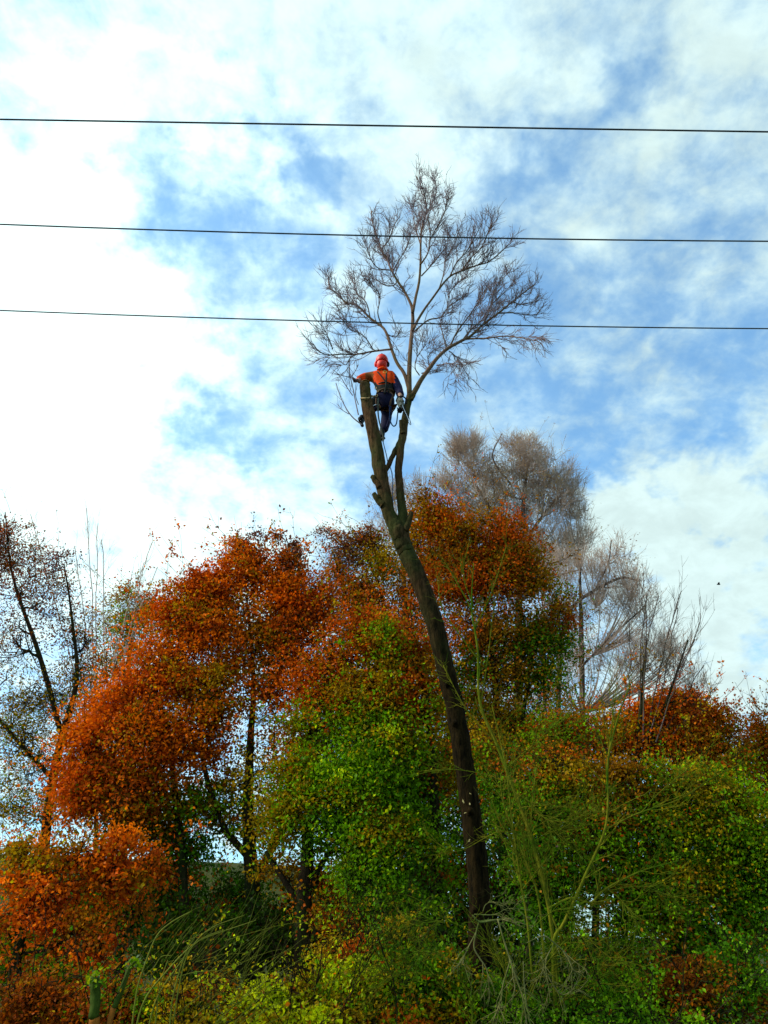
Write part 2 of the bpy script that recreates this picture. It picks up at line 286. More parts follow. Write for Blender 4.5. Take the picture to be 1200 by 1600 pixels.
def spr(rs, ci, nc, cs, u):
    """leaves of a clump lie in a flat spray that dips away from the tree"""
    g = rs.normal(0, 1, (len(ci), 3)) * np.array([cs * .58, cs * .58, cs * .17]); sl = u[:, :2] * -.35 + rs.normal(0, .22, (nc, 2))
    g[:, 2] += (g[:, :2] * sl[ci]).sum(1) - .35 * (g[:, 0] ** 2 + g[:, 1] ** 2) / cs; return g
def tree(name, label, cat, Y, stems, lobes, seed, leaf=.085, bk='darkbark', twig='darkbark', twigr=.008, ns=10, group=None, jit=.22, extra=None,
         nbias=(0, -.3, 1.0), fill=1.0, spray=1.0):
    """stems: lists of (px,py,w[,dY]); lobes: (px,py,rx,ry,dY,palette,clumps,leaves,clump radius px)"""
    rs = np.random.RandomState(seed); rows0 = trace(stems[0], Y)
    b = rows0[0]; e = empty(name, (b[0], b[1], gz(b[0], b[1])), label, cat, group)
    allrows = []
    for k, s in enumerate(stems):
        rows = trace(s, Y)
        if k == 0 or s[0][1] > 1440:                       # grows out of the ground
            r = rows[0]; g = gz(r[0], r[1])
            if r[2] > g: rows.insert(0, [r[0], r[1], g - .1, r[3] * 1.15])
        m = limb_mesh('trunk', rows, M[bk], 9, rs=rs, rough=.04); add_obj('trunk' if k == 0 or s[0][1] > 1440 else 'branch', m, e)
        allrows.append(spline(rows, 30))
    skel = np.vstack(allrows); base_n = len(lobes); lobes = list(lobes)
    if fill and base_n > 3:
        ctr = np.array([[l[0], l[1]] for l in lobes], float)
        for i in range(base_n):
            d = np.linalg.norm(ctr - ctr[i], axis=1); nb = np.argsort(d)[1:4]
            for j in nb:
                if j > i or rs.rand() < .3:
                    f = rs.uniform(.35, .65); a_, b_ = lobes[i], lobes[j]
                    lobes.append((a_[0] * f + b_[0] * (1 - f) + rs.uniform(-12, 12), a_[1] * f + b_[1] * (1 - f) + rs.uniform(-8, 12), (a_[2] + b_[2]) * .3 * rs.uniform(.7, 1.3), (a_[3] + b_[3]) * .3, (a_[4] + b_[4]) / 2 + rs.uniform(-.2, .5), a_[5] + b_[5], int((a_[6] + b_[6]) * .2 * fill), int((a_[7] + b_[7]) * .48), (a_[8] + b_[8]) * .55))
    bag = Bag(); LV, LF, LC, n0 = [], [], [], 0
    cen = [P(a, b_, Y + d) for (a, b_, rx, ry, d, *_) in lobes]
    order = sorted(range(len(lobes)), key=lambda i: np.min(np.linalg.norm(skel[:, :3] - cen[i], axis=1)))
    limbs = 0
    for i in order:
        px, py, rx, ry, dyo, pal, nc, nl, cr = lobes[i]; c = cen[i]; nc = int(nc * .85); nl = int(nl * 1.28); s = mpp(px, py, Y + dyo)
        ax = np.array([rx * s, (rx + ry) * .5 * s * .8, ry * s])
        q = nearest(skel, c); r0 = min(q[3] * .75, .012 + .03 * rx * s); mid = (q[:3] + c) / 2 + rs.normal(0, .12, 3) * np.linalg.norm(c - q[:3]) + np.array([0, 0, -.08]) * np.linalg.norm(c - q[:3])
        top = c + np.array([0, 0, ax[2] * .5])
        rows = [[*q[:3], r0], [*mid, r0 * .75], [*c, r0 * .5], [*top, r0 * .2]]
        sp = spline(rows, ns); sp[1:, :3] += rs.normal(0, .02, (ns - 1, 3)); sp[:, 3] = np.maximum(sp[:, 3], .004)
        add_obj('branch', limb_mesh('branch', sp.tolist(), M[bk], 5, n=ns), e); limbs += 1
        skel = np.vstack([skel, sp[3:]])
        if nc <= 0: continue
        u = unit(rs.normal(0, 1, (nc, 3))); fq = rs.normal(0, 2.2, (3, 3)); lump = np.sin(u @ fq + rs.uniform(0, 6, 3)).sum(1) / 3; rr = rs.uniform(0, 1, nc) ** (1 / 2.4) * (1 + .42 * lump) * np.where(rs.rand(nc) < .14, rs.uniform(1.1, 1.5, nc), 1)
        C = c + u * rr[:, None] * ax; C[:, 2] = np.maximum(C[:, 2], .25)
        st = sp[rs.randint(ns // 3, ns, nc)]; ctrl = (st[:, :3] + C) / 2 + rs.normal(0, .12, (nc, 3)) * np.linalg.norm(C - st[:, :3], axis=1, keepdims=True)
        tt = np.linspace(0, 1, 4)[None, :, None]; nodes = (1 - tt) ** 2 * st[:, None, :3] + 2 * tt * (1 - tt) * ctrl[:, None] + tt ** 2 * C[:, None]
        nodes[:, 1:3] += rs.normal(0, .03, (nc, 2, 3))
        rad = np.clip(st[:, 3] * .6, twigr, .03)[:, None] * np.linspace(1, .4, 4)[None, :]; bag.add(nodes, np.maximum(rad, .0035), 3)
        cs = cr * s; csz = rs.uniform(.55, 1.5, (nc, 1)); bb, tn, r_, _ = pick(rs, nodes, rad, 2, .5, 1.0)
        nd, rd = sprout(rs, bb, tn, rs.uniform(.6, 1.5, len(bb)) * cs, np.full(len(bb), twigr * .55), 3, .05, .25, rs.uniform(.3, 1.2, len(bb))); bag.add(nd, rd, 3)
        if nl > 0:
            ends = nd.reshape(nc, 6, 3)
            pc = patch(pal, C, seed) * rs.uniform(.6, 1.35, (nc, 1)); kp = rs.rand(nc) ** .7 * 1.5 * np.where(rr > 1.05, .6, 1)
            ci = np.repeat(np.arange(nc), np.maximum(3, (nl * kp).astype(int))); sel = ends[ci, rs.randint(0, 6, len(ci))]
            pos = sel * .8 + C[ci] * .2 + spr(rs, ci, nc, cs, u) * csz[ci]
            pos[:, 2] = np.maximum(pos[:, 2], .05)
            own = palette(rs, pal, len(ci)); cc = pc[ci] * .9 + own * .1; cc = cc * rs.uniform(1 - jit * 1.6, 1 + jit * 1.6, (len(ci), 1))
            V, F, K = leaves(rs, pos, leaf * .86, nbias, cc); LV.append(V); LF.append(F + n0); LC.append(K); n0 += len(V)
    for (px, py, rx, ry, dyo, pal, nc, nl, cr) in lobes[:base_n]:
        if nl < 12 or spray <= 0: continue
        c = P(px, py, Y + dyo); s = mpp(px, py, Y + dyo); k = max(3, int(nc * .16 * spray)); u = unit(rs.normal(0, 1, (k, 3)) + np.array([0, 0, .35]))
        st = c + u * np.array([rx * s, rx * s * .8, ry * s]) * .75; nd, rd = sprout(rs, st, u, rs.uniform(.3, 1.0, k) * .026 * (rx + 20) * min(1.6, s * 60), np.full(k, twigr * .8), 7, .07, .14, rs.uniform(0, .5, k)); bag.add(nd, rd, 3)
        b, tn, q_, tt = pick(rs, nd, rd, 3, .2, 1); n2_, r2_ = sprout(rs, b, tn, rs.uniform(.1, .35, len(b)), np.full(len(b), twigr * .6), 3, .05, .15, rs.uniform(.4, .9, len(b))); bag.add(n2_, r2_, 3)
        pos = pick(rs, n2_, r2_, max(2, int(nl * .12)), .1, 1)[0]; pos = pos + rs.normal(0, leaf * .5, pos.shape); cc = patch(pal, pos, seed) * rs.uniform(.7, 1.3, (len(pos), 1))
        V, F, K = leaves(rs, pos, leaf * .86, nbias, cc); LV.append(V); LF.append(F + n0); LC.append(K); n0 += len(V)
    if extra: extra(rs, bag, skel, e)
    if bag.n: add_obj('twigs', bag.mesh('twigs', M[twig]), e, kind='stuff')
    if LV: add_obj('foliage', quads('foliage', np.concatenate(LV), np.concatenate(LF), M['leaf'], np.concatenate(LC), smooth=False), e, kind='stuff')
    return e

# ---------------------------------------------------------------- ground
xs = np.concatenate([-np.geomspace(900, 42, 22), np.linspace(-40, 40, 110), np.geomspace(42, 900, 22)])
ys = np.concatenate([[-300, -120, -50, -20], np.linspace(-8, 75, 110), np.geomspace(78, 3000, 26)])
gv = np.array([[x, y, gz(x, y)] for y in ys for x in xs]); nx = len(xs)
ii = np.arange((len(ys) - 1) * nx).reshape(len(ys) - 1, nx)[:, :-1].ravel()
gm = mat('meadow'); t = gm.node_tree
o = N(t, 'ShaderNodeOutputMaterial'); b = N(t, 'ShaderNodeBsdfPrincipled', inp={'Roughness': .95}); b.inputs['Specular IOR Level'].default_value = .1; L(t, b.outputs[0], o.inputs[0])
c = N(t, 'ShaderNodeTexCoord'); n1 = N(t, 'ShaderNodeTexNoise', inp={'Scale': .35, 'Detail': 8, 'Roughness': .7}); n2 = N(t, 'ShaderNodeTexNoise', inp={'Scale': 14, 'Detail': 5})
L(t, c.outputs['Object'], n1.inputs['Vector']); L(t, c.outputs['Object'], n2.inputs['Vector'])
r1 = N(t, 'ShaderNodeValToRGB'); L(t, n1.outputs[0], r1.inputs[0]); e0 = r1.color_ramp.elements; e0[0].position = .35; e0[0].color = (.022, .045, .001, 1); e0[1].position = .65; e0[1].color = (.085, .075, .001, 1)
mm = N(t, 'ShaderNodeMix', data_type='RGBA', blend_type='MULTIPLY', inp={'Factor': .7}); L(t, r1.outputs[0], mm.inputs['A']); L(t, n2.outputs[0], mm.inputs['B']); L(t, mm.outputs['Result'], b.inputs['Base Color'])
add_obj('ground', quads('ground', gv, np.stack([ii, ii + 1, ii + nx + 1, ii + nx], 1), gm), kind='structure')

# ---------------------------------------------------------------- the tall tree being taken down
D = 10.6
rs = np.random.RandomState(5)
TT = empty('tall_tree', (*P(752, 1600, D)[:2], 0), 'tall leaning tree with a bare crown and one limb cut off beside the climber', 'tree')
bumpy = 1; b0 = P(754, 1660, D)
trunk_rows = [[b0[0] + .02, b0[1], -.15, .30]] + trace([(753, 1600, 39.2), (750, 1500, 36.5), (748, 1400, 33.8), (741, 1310, 32.0), (731, 1230, 30.3), (720, 1160, 29.4), (707, 1090, 28.5), (690, 1030, 27.6),
    (672, 960, 27.6), (654, 905, 26.7), (639, 870, 26.7), (626, 840, 26.7), (622, 825, 23.1), (619, 815, 15.1)], D)
add_obj('trunk', limb_mesh('trunk', trunk_rows, M['bark'], 36, n=220, rough=.02, rs=rs), TT)
stub_rows = trace([(634, 862, 24), (620, 828, 24), (608, 800, 20), (599, 765, 21), (594, 735, 22), (588, 705, 20), (580.5, 665, 20), (574.5, 637, 18.5), (571, 612, 17), (570.5, 598, 16)], D)
stub = add_obj('cut_limb', limb_mesh('cut_limb', stub_rows, M['limbbark'], 18, n=80, rough=.022, rs=rs), TT, label='left limb sawn off at the top')
right_rows = trace([(630, 858, 24), (629, 822, 18), (628, 790, 14), (625, 760, 12.5), (623, 730, 12), (626, 700, 12.5), (630, 672, 12.5), (636, 640, 11), (641, 618, 11.5)], D)
add_obj('limb', limb_mesh('limb', right_rows, M['limbbark'], 16, n=70, rough=.02, rs=rs), TT)
def disc(name, c, nrm_, r, m, parent, h=.006):
    bm = bmesh.new(); q = Vector((0, 0, 1)).rotation_difference(Vector(nrm_).normalized()).to_matrix().to_4x4()
    bmesh.ops.create_cone(bm, cap_ends=True, segments=16, radius1=r, radius2=r * .97, depth=h, matrix=Matrix.Translation(Vector(c)) @ q)
    me = bpy.data.meshes.new(name); bm.to_mesh(me); bm.free(); me.materials.append(m); return add_obj(name, me, parent)
a = np.array(stub_rows[-1][:3]); b_ = np.array(stub_rows[-2][:3]); disc('cut_face', a + unit(a - b_) * .003, a - b_, stub_rows[-1][3] * .93, M['cutwood'], stub)
for pts in ([(599, 742, 9), (606, 728, 8), (613, 713, 8), (620, 700, 8), (625, 690, 8)],):
    add_obj('branch', limb_mesh('branch', trace(pts, D), M['limbbark'], 10, rough=.02, rs=rs), TT, label='short cross branch joining the two limbs')
for pts in ([(594, 762, 12), (587, 752, 9), (581, 744, 7)], [(600, 790, 13), (592, 783, 10), (584, 771, 7)], [(632, 830, 13), (639, 815, 9), (643, 800, 7)], [(630, 678, 8), (627, 668, 6), (626, 657, 5.5)],
            [(643, 625, 6), (648, 618, 3), (649, 612, 2)]):
    add_obj('stub', limb_mesh('stub', trace(pts, D - .05), M['limbbark'], 9, rough=.03, rs=rs), TT)

for kx, ky, kr in ((712, 1128, 5), (736, 1268, 6), (700, 1068, 4.5), (744, 1420, 6)):
    c0 = P(kx, ky, D - .13 - kr * .004); q0 = kr * mpp(kx, ky, D)
    add_obj('knot', limb_mesh('knot', [[c0[0] + .01, c0[1] + .12, c0[2] - .02, q0 * 1.6], [c0[0], c0[1] + .03, c0[2], q0 * 1.1], [c0[0] - .01, c0[1] - .02, c0[2] + .01, q0 * .7]], M['bark'], 9, n=10, rough=.06, rs=rs), TT)
for lx, ly in ((724, 1252), (727, 1270), (735, 1240), (733, 1313), (680, 1040), (676, 1056), (734, 1256)):
    V, F, K = leaves(rs, np.array([P(lx, ly, D - .24)]), .05, (0, -1, .2), np.array([[.55, .45, .18]])); add_obj('leaf', quads('leaf', V, F, M['leaf'], K, False), TT)

def Z(zx, zy):
    zx = 520 + (zx - 520) * .955; zy = 1075 + (zy - 1075) * .945; return (460 + zx / 2.857, 240 + zy / 2.857)
br = {  # traced branches: points in an enlargement of the crown, start and end width in px, depth drift in m
 'b1': ([(520, 1075), (492, 985), (455, 925), (430, 860), (408, 790), (385, 755), (330, 715), (270, 655), (215, 640), (178, 600), (140, 570), (135, 520)], 7, 1.6, .5),
 'b1a': ([(430, 862), (350, 870), (270, 885), (200, 885), (130, 888), (90, 870), (60, 835)], 3.6, 1.4, -.7),
 'b1b': ([(155, 862), (140, 820), (120, 775)], 2, 1.2, -.9), 'b1c': ([(262, 885), (235, 905), (215, 935), (185, 915)], 2, 1.2, -.2),
 'b1d': ([(330, 715), (310, 640), (262, 590), (255, 520)], 2.2, 1.2, .9), 'b1e': ([(385, 755), (365, 690), (375, 620), (350, 560)], 2.4, 1.2, -.3),
 'b1f': ([(345, 865), (300, 800), (230, 760), (215, 700)], 2, 1.2, -.9), 'b1g': ([(408, 790), (430, 800), (455, 800), (470, 770)], 2, 1.2, .5),
 'b2': ([(515, 1080), (513, 980), (515, 900), (520, 820), (527, 760), (528, 700), (522, 655), (490, 590), (458, 540), (430, 490), (410, 440), (382, 390), (362, 330), (342, 270), (335, 210)], 8.5, 1.6, .3),
 'b2a': ([(425, 488), (370, 480), (335, 440), (315, 380)], 2.2, 1.2, -.5), 'b2b': ([(435, 495), (460, 450), (500, 380), (520, 320)], 2.4, 1.2, .7),
 'b2c': ([(382, 390), (420, 340), (440, 280), (470, 230)], 2.2, 1.2, .2), 'b2d': ([(455, 540), (440, 560), (400, 560), (345, 520)], 1.8, 1.2, .2),
 'b3': ([(528, 690), (545, 610), (560, 530), (565, 450), (566, 370), (572, 290), (590, 220), (590, 160), (572, 100), (545, 45)], 5, 1.4, -.2),
 'b3a': ([(562, 465), (598, 410), (612, 340), (650, 270), (682, 200), (690, 110)], 2.8, 1.2, -.9), 'b3b': ([(566, 370), (545, 300), (530, 230), (535, 160)], 2.2, 1.2, .7),
 'b3c': ([(590, 220), (620, 170), (640, 110), (630, 70)], 2, 1.1, .1), 'b3d': ([(606, 365), (610, 300), (600, 240), (625, 180)], 2, 1.1, -.6),
 'b4': ([(530, 770), (560, 710), (600, 650), (650, 580), (700, 520), (760, 490), (830, 465), (880, 450), (930, 412), (975, 370)], 4.6, 1.5, -.4),
 'b4a': ([(700, 522), (735, 450), (780, 400), (820, 330), (850, 270)], 2.6, 1.2, -.9), 'b4b': ([(570, 515), (620, 460), (660, 410), (690, 370), (690, 300)], 2.4, 1.2, .5),
 'b4c': ([(760, 490), (800, 430), (850, 380), (880, 310), (900, 270)], 2.4, 1.2, -1.2), 'b4d': ([(650, 580), (672, 510), (682, 440), (720, 370), (750, 290)], 2.2, 1.2, .2),
 'b5': ([(535, 780), (600, 725), (660, 710), (690, 668), (725, 640), (775, 608)], 3, 1.3, .5), 'b5a': ([(690, 668), (700, 600), (740, 550), (790, 520)], 2, 1.2, .9),
 'b6': ([(522, 1085), (560, 1020), (600, 962), (640, 908), (690, 860), (750, 825), (800, 798), (860, 742), (930, 690), (990, 640), (1040, 600), (1092, 560)], 9, 1.6, .1),
 'b6a': ([(788, 812), (870, 810), (950, 800), (1020, 805), (1105, 822)], 3.2, 1.3, -.9), 'b6b': ([(702, 852), (735, 780), (780, 720), (815, 670), (850, 610), (880, 550)], 3, 1.2, -.6),
 'b6c': ([(860, 742), (890, 670), (905, 600), (940, 540), (975, 500)], 2.6, 1.2, .8), 'b6d': ([(760, 822), (800, 770), (850, 725), (900, 650), (950, 600), (1000, 540), (1000, 480)], 2.8, 1.2, .9),
 'b6e': ([(930, 692), (1000, 690), (1060, 700), (1110, 700)], 2.2, 1.2, .2), 'b6f': ([(560, 985), (540, 950), (548, 900), (590, 840)], 2, 1.1, -.5),
 'b6g': ([(640, 938), (700, 930), (735, 935), (710, 975)], 2, 1.1, -.6), 'b6h': ([(690, 862), (672, 800), (655, 740)], 2, 1.1, .5), 'b6i': ([(700, 870), (730, 895), (745, 920)], 1.8, 1.1, .4),
 'b6j': ([(570, 975), (610, 960), (600, 900), (640, 850)], 1.8, 1.1, .6), 'b6k': ([(1000, 640), (1040, 650), (1090, 640)], 1.8, 1.1, .2),
}
tips = []
for k, (pts, w0, w1, drift) in br.items():
    n = len(pts); rows = []
    st_d = {'b1b': -.65, 'b1c': -.3, 'b1d': .25, 'b1e': .2, 'b1f': -.2, 'b1g': .2, 'b2a': .2, 'b2b': .2, 'b2c': .22, 'b2d': .18, 'b3a': -.08, 'b3b': -.1, 'b3c': -.15, 'b3d': -.3, 'b4a': -.22, 'b4b': -.05,
            'b4c': -.25, 'b4d': -.18, 'b5a': .3, 'b6a': .05, 'b6b': .05, 'b6c': .06, 'b6d': .05, 'b6e': .08, 'b6h': .04}.get(k, 0)
    for i, (zx, zy) in enumerate(pts):
        f = i / (n - 1); px, py = Z(zx, zy); y = D + st_d + (drift - st_d) * f ** 1.3
        rows.append([*P(px, py, y), (w0 + (w1 - w0) * f ** .7) * .5 * mpp(px, py, y)])
    add_obj('branch', limb_mesh('branch', rows, M['barktop'], 8 if w0 > 4 else 5, n=n * 4, rs=rs), TT)
    tips.append(spline(rows, 24))
bag = Bag(); cc = P(655, 480, D)
for sp, (k, v) in zip(tips, br.items()):
    big = v[1] > 4; t0 = .45 if big else .1
    ln = np.linalg.norm(np.diff(sp[:, :3], axis=0), axis=1).sum(); kk = int((9 if big else 10) * ln + 4)
    nodes, rad = sp[None, :, :3], sp[None, :, 3]
    b, tn, r, tt = pick(rs, nodes, rad, kk, t0, 1.0)
    low = k in ('b1c', 'b6g', 'b6i', 'b6a')
    upk = .16 if not low else -.06
    nd, rd = sprout(rs, b, tn, rs.uniform(.28, .8, kk) * (1.05 - .68 * tt), np.clip(r * .5, .0045, .009), 7, upk, .19, rs.uniform(.3, .8, kk), unit(b - cc), .35); bag.add(nd, rd, 4)
    b, tn, r, tt = pick(rs, nd, rd, 4, .2, 1.0)
    nd, rd = sprout(rs, b, tn, rs.uniform(.12, .34, len(b)), np.full(len(b), .0050), 6, upk * .9, .22, rs.uniform(.25, .65, len(b)), unit(b - cc), .15); bag.add(nd, rd, 3)
    b, tn, r, tt = pick(rs, nd, rd, 2, .2, .95)
    nd, rd = sprout(rs, b, tn, rs.uniform(.06, .22, len(b)), np.full(len(b), .0038), 4, upk * .5, .13, rs.uniform(.3, .7, len(b))); bag.add(nd, rd, 3)
add_obj('twigs', bag.mesh('twigs', M['twigtop']), TT, kind='stuff')
# thin shoots on the left of the sawn limb
bag = Bag()
for pts in ([(566, 664, 2.4), (552, 653, 2), (542, 640, 1.6), (532, 620, 1.3), (525, 598, 1)], [(560, 648, 2), (556, 630, 1.6), (551, 605, 1.3), (547, 585, 1.2), (545, 562, 1)], [(551, 618, 1.6), (540, 602, 1.3), (533, 590, 1)],
            [(548, 590, 1.6), (536, 587, 1.3), (522, 583, 1)], [(550, 588, 1.4), (556, 578, 1.1), (560, 570, 1)], [(560, 632, 1.4), (556, 620, 1.2), (556, 605, 1)], [(545, 647, 1.4), (534, 640, 1), (528, 632, .9)]):
    sp = spline(trace(pts, D - .05), 14); bag.add(sp[None, :, :3], np.maximum(sp[None, :, 3], .0035), 4)
    b, tn, r, tt = pick(rs, sp[None, :, :3], sp[None, :, 3], 6, .3, 1); nd, rd = sprout(rs, b, tn, rs.uniform(.1, .32, 6), np.full(6, .0036), 5, .1, .12, rs.uniform(.3, .8, 6)); bag.add(nd, rd, 3)
add_obj('shoots', bag.mesh('shoots', M['twigtop']), TT, kind='stuff')

# ---------------------------------------------------------------- overhead lines
M['wire'] = plain('line_conductor', (.03, .04, .045), .5, .3, scale=3)
for ya, yb, sag, name_lab in ((186.5, 206, .2, 'uppermost of three dark overhead lines crossing the cloudy sky'), (350.5, 377, 5, 'middle of three overhead lines, crossing in front of the bare crown'),
                              (485, 513.5, 5, 'lowest of three overhead lines, crossing the lower bare crown above the climber')):
    H = 8.0; vy = ray(600, (ya + yb) / 2 + sag); Yd = H * vy[1] / vy[2]
    va, vb = ray(0, ya), ray(1200, yb)
    A = P(0, ya, Yd * 1.0); B_ = P(1200, yb, Yd * 1.0); C_ = P(600, (ya + yb) / 2 + sag, Yd)
    xs_ = np.linspace(-30, 30, 61); co = np.polyfit([A[0], C_[0], B_[0]], [A[2], C_[2], B_[2]], 2)
    z = np.polyval(co, xs_); slope = np.polyval(np.polyder(co), [A[0], B_[0]])
    z = np.where(xs_ < A[0], A[2] + slope[0] * (xs_ - A[0]), np.where(xs_ > B_[0], B_[2] + slope[1] * (xs_ - B_[0]), z))
    rows = np.stack([xs_, np.full(61, Yd), z, np.full(61, .0095)], 1)
    V, F = tubes(rows[None, :, :3], rows[None, :, 3], 8)
    o = add_obj('overhead_line', quads('overhead_line', V, F, M['wire'])); o['label'] = name_lab; o['category'] = 'power line'; o['group'] = 'three overhead power lines'

# ---------------------------------------------------------------- trees and shrubs behind
exec_specs = []
S_RED = [(RD, 4), (BR, 2), (RU, 1)]; S_OR = [(OR, 5), (RU, 4), (OL, 1)]; S_ORB = [(OR, 2), (RU, 3), (BR, 2), (OL, 2)]; S_MIX = [(GR, 3), (OL, 3), (RU, 2), (BR, 1)]
S_GR = [(GR, 6), (OL, 2), (YG, 1), (DG, 2)]; S_DG = [(DG, 5), (GR, 3), (BR, 1)]; S_OL = [(OL, 4), (BR, 2), (GR, 1)]; S_BR = [(BR, 3), (RU, 3), (OL, 2)]; S_PK = [(PK, 4), (BR, 2), (OR, 1)]
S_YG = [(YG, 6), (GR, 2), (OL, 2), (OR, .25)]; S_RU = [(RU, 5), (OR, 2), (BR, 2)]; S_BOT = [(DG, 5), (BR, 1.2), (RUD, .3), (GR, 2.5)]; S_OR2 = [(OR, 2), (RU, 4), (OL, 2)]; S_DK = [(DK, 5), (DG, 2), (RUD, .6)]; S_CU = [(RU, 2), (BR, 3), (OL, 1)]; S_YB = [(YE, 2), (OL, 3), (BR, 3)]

tree('sparse_tree', 'thin dark red leaved tree at the left edge with much sky through it', 'tree', 20,
  [[(62, 1480, 16), (75, 1270, 15), (98, 1150, 12), (120, 1060, 7), (112, 960, 4), (100, 880, 1.5)], [(98, 1150, 9), (60, 1020, 7), (20, 900, 3.5), (8, 800, 1.4)], [(85, 1220, 7), (20, 1150, 5), (-60, 1050, 2)]],
  [(-10, 860, 45, 75, 0, S_RED, 60, 34, 22), (15, 835, 28, 50, .3, S_RED, 26, 30, 18), (88, 880, 36, 38, 0, S_RED, 34, 30, 18), (30, 930, 50, 40, 0, S_RED, 36, 26, 20), (95, 960, 60, 50, .5, S_RED, 36, 24, 22), (30, 1010, 70, 60, 0, [(BR, 2), (RD, 2), (OL, 1)], 38, 20, 24),
   (130, 1010, 50, 50, .5, S_RED, 34, 26, 22), (-30, 990, 50, 90, 0, S_RED, 40, 24, 24), (50, 1090, 90, 50, 0, S_OL, 40, 18, 26), (40, 1170, 70, 50, -.3, S_OL, 34, 18, 26), (-10, 1250, 50, 40, -.3, [(GR, 2), (OL, 2), (BR, 1)], 22, 18, 24), (100, 1260, 40, 30, -.3, S_OL, 14, 16, 22),
   (110, 1080, 60, 60, .8, S_OL, 60, 26, 28), (20, 1130, 60, 60, .8, [(GR, 1), (OL, 3)], 60, 26, 28), (60, 1200, 80, 50, .8, S_OL, 50, 24, 28), (40, 1270, 80, 24, .8, S_OL, 40, 24, 26)], 11, leaf=.075)

def shoots_extra(targets, n2, up=.1, mat_=None, r=.006):
    def f(rs, bag, skel, e):
        for (bx, by, tx, ty, Yd, w) in targets:
            rows = trace([(bx, by, w), ((bx * .6 + tx * .4) + rs.uniform(-6, 6), by * .55 + ty * .45, w * .7), (tx, ty, 1.2)], Yd); sp = spline(rows, 16); wob = np.cumsum(rs.normal(0, .03, (16, 2)), 0) * np.linspace(0, 1, 16)[:, None]; sp[:, :2] += wob; sp[:, 3] = np.maximum(sp[:, 3], .004)
            bag.add(sp[None, :, :3], sp[None, :, 3], 4); b, tn, q, tt = pick(rs, sp[None, :, :3], sp[None, :, 3], n2, .35, 1)
            nd, rd = sprout(rs, b, tn, rs.uniform(.3, 1.1, n2), np.full(n2, r), 6, up, .08, rs.uniform(.15, .5, n2)); bag.add(nd, rd, 3)
            b, tn, q, tt = pick(rs, nd, rd, 3, .2, 1); nd, rd = sprout(rs, b, tn, rs.uniform(.1, .5, len(b)), np.full(len(b), r * .8), 4, up, .1, rs.uniform(.2, .6, len(b))); bag.add(nd, rd, 3)
    return f
tree('bare_shrub', 'bare upright shrub of thin whips rising behind the left trees', 'shrub', 23, [[(150, 1420, 9), (150, 1250, 7), (150, 1100, 6)]],
  [(150, 1100, 50, 60, 0, S_OL, 12, 10, 20)], 12, twig='greybark', extra=shoots_extra([(140, 1150, 38, 800, 22.6, 2.2), (150, 1150, 133, 795, 23, 2.2), (150, 1120, 150, 815, 23, 2.2), (160, 1150, 165, 850, 23.3, 2.2), (165, 1130, 226, 842, 23, 2.6),
   (165, 1140, 215, 880, 22.7, 2.2), (160, 1160, 250, 885, 23, 2.2), (150, 1160, 110, 850, 22.8, 2.2)], 16, r=.0045))
tree('field_maple', 'small olive brown tree behind, between the dark red tree and the orange one', 'tree', 25, [[(190, 1440, 12), (195, 1250, 10), (200, 1080, 7), (205, 980, 4)]],
  [(200, 925, 38, 30, 0, [(BR, 3), (OL, 3)], 40, 34, 18), (250, 955, 32, 30, 0, S_ORB, 34, 34, 18), (200, 985, 60, 45, 0, S_OL, 70, 34, 22), (180, 1050, 75, 50, 0, S_OL, 60, 30, 24), (160, 1110, 60, 50, 0, S_ORB, 40, 28, 24)], 13)
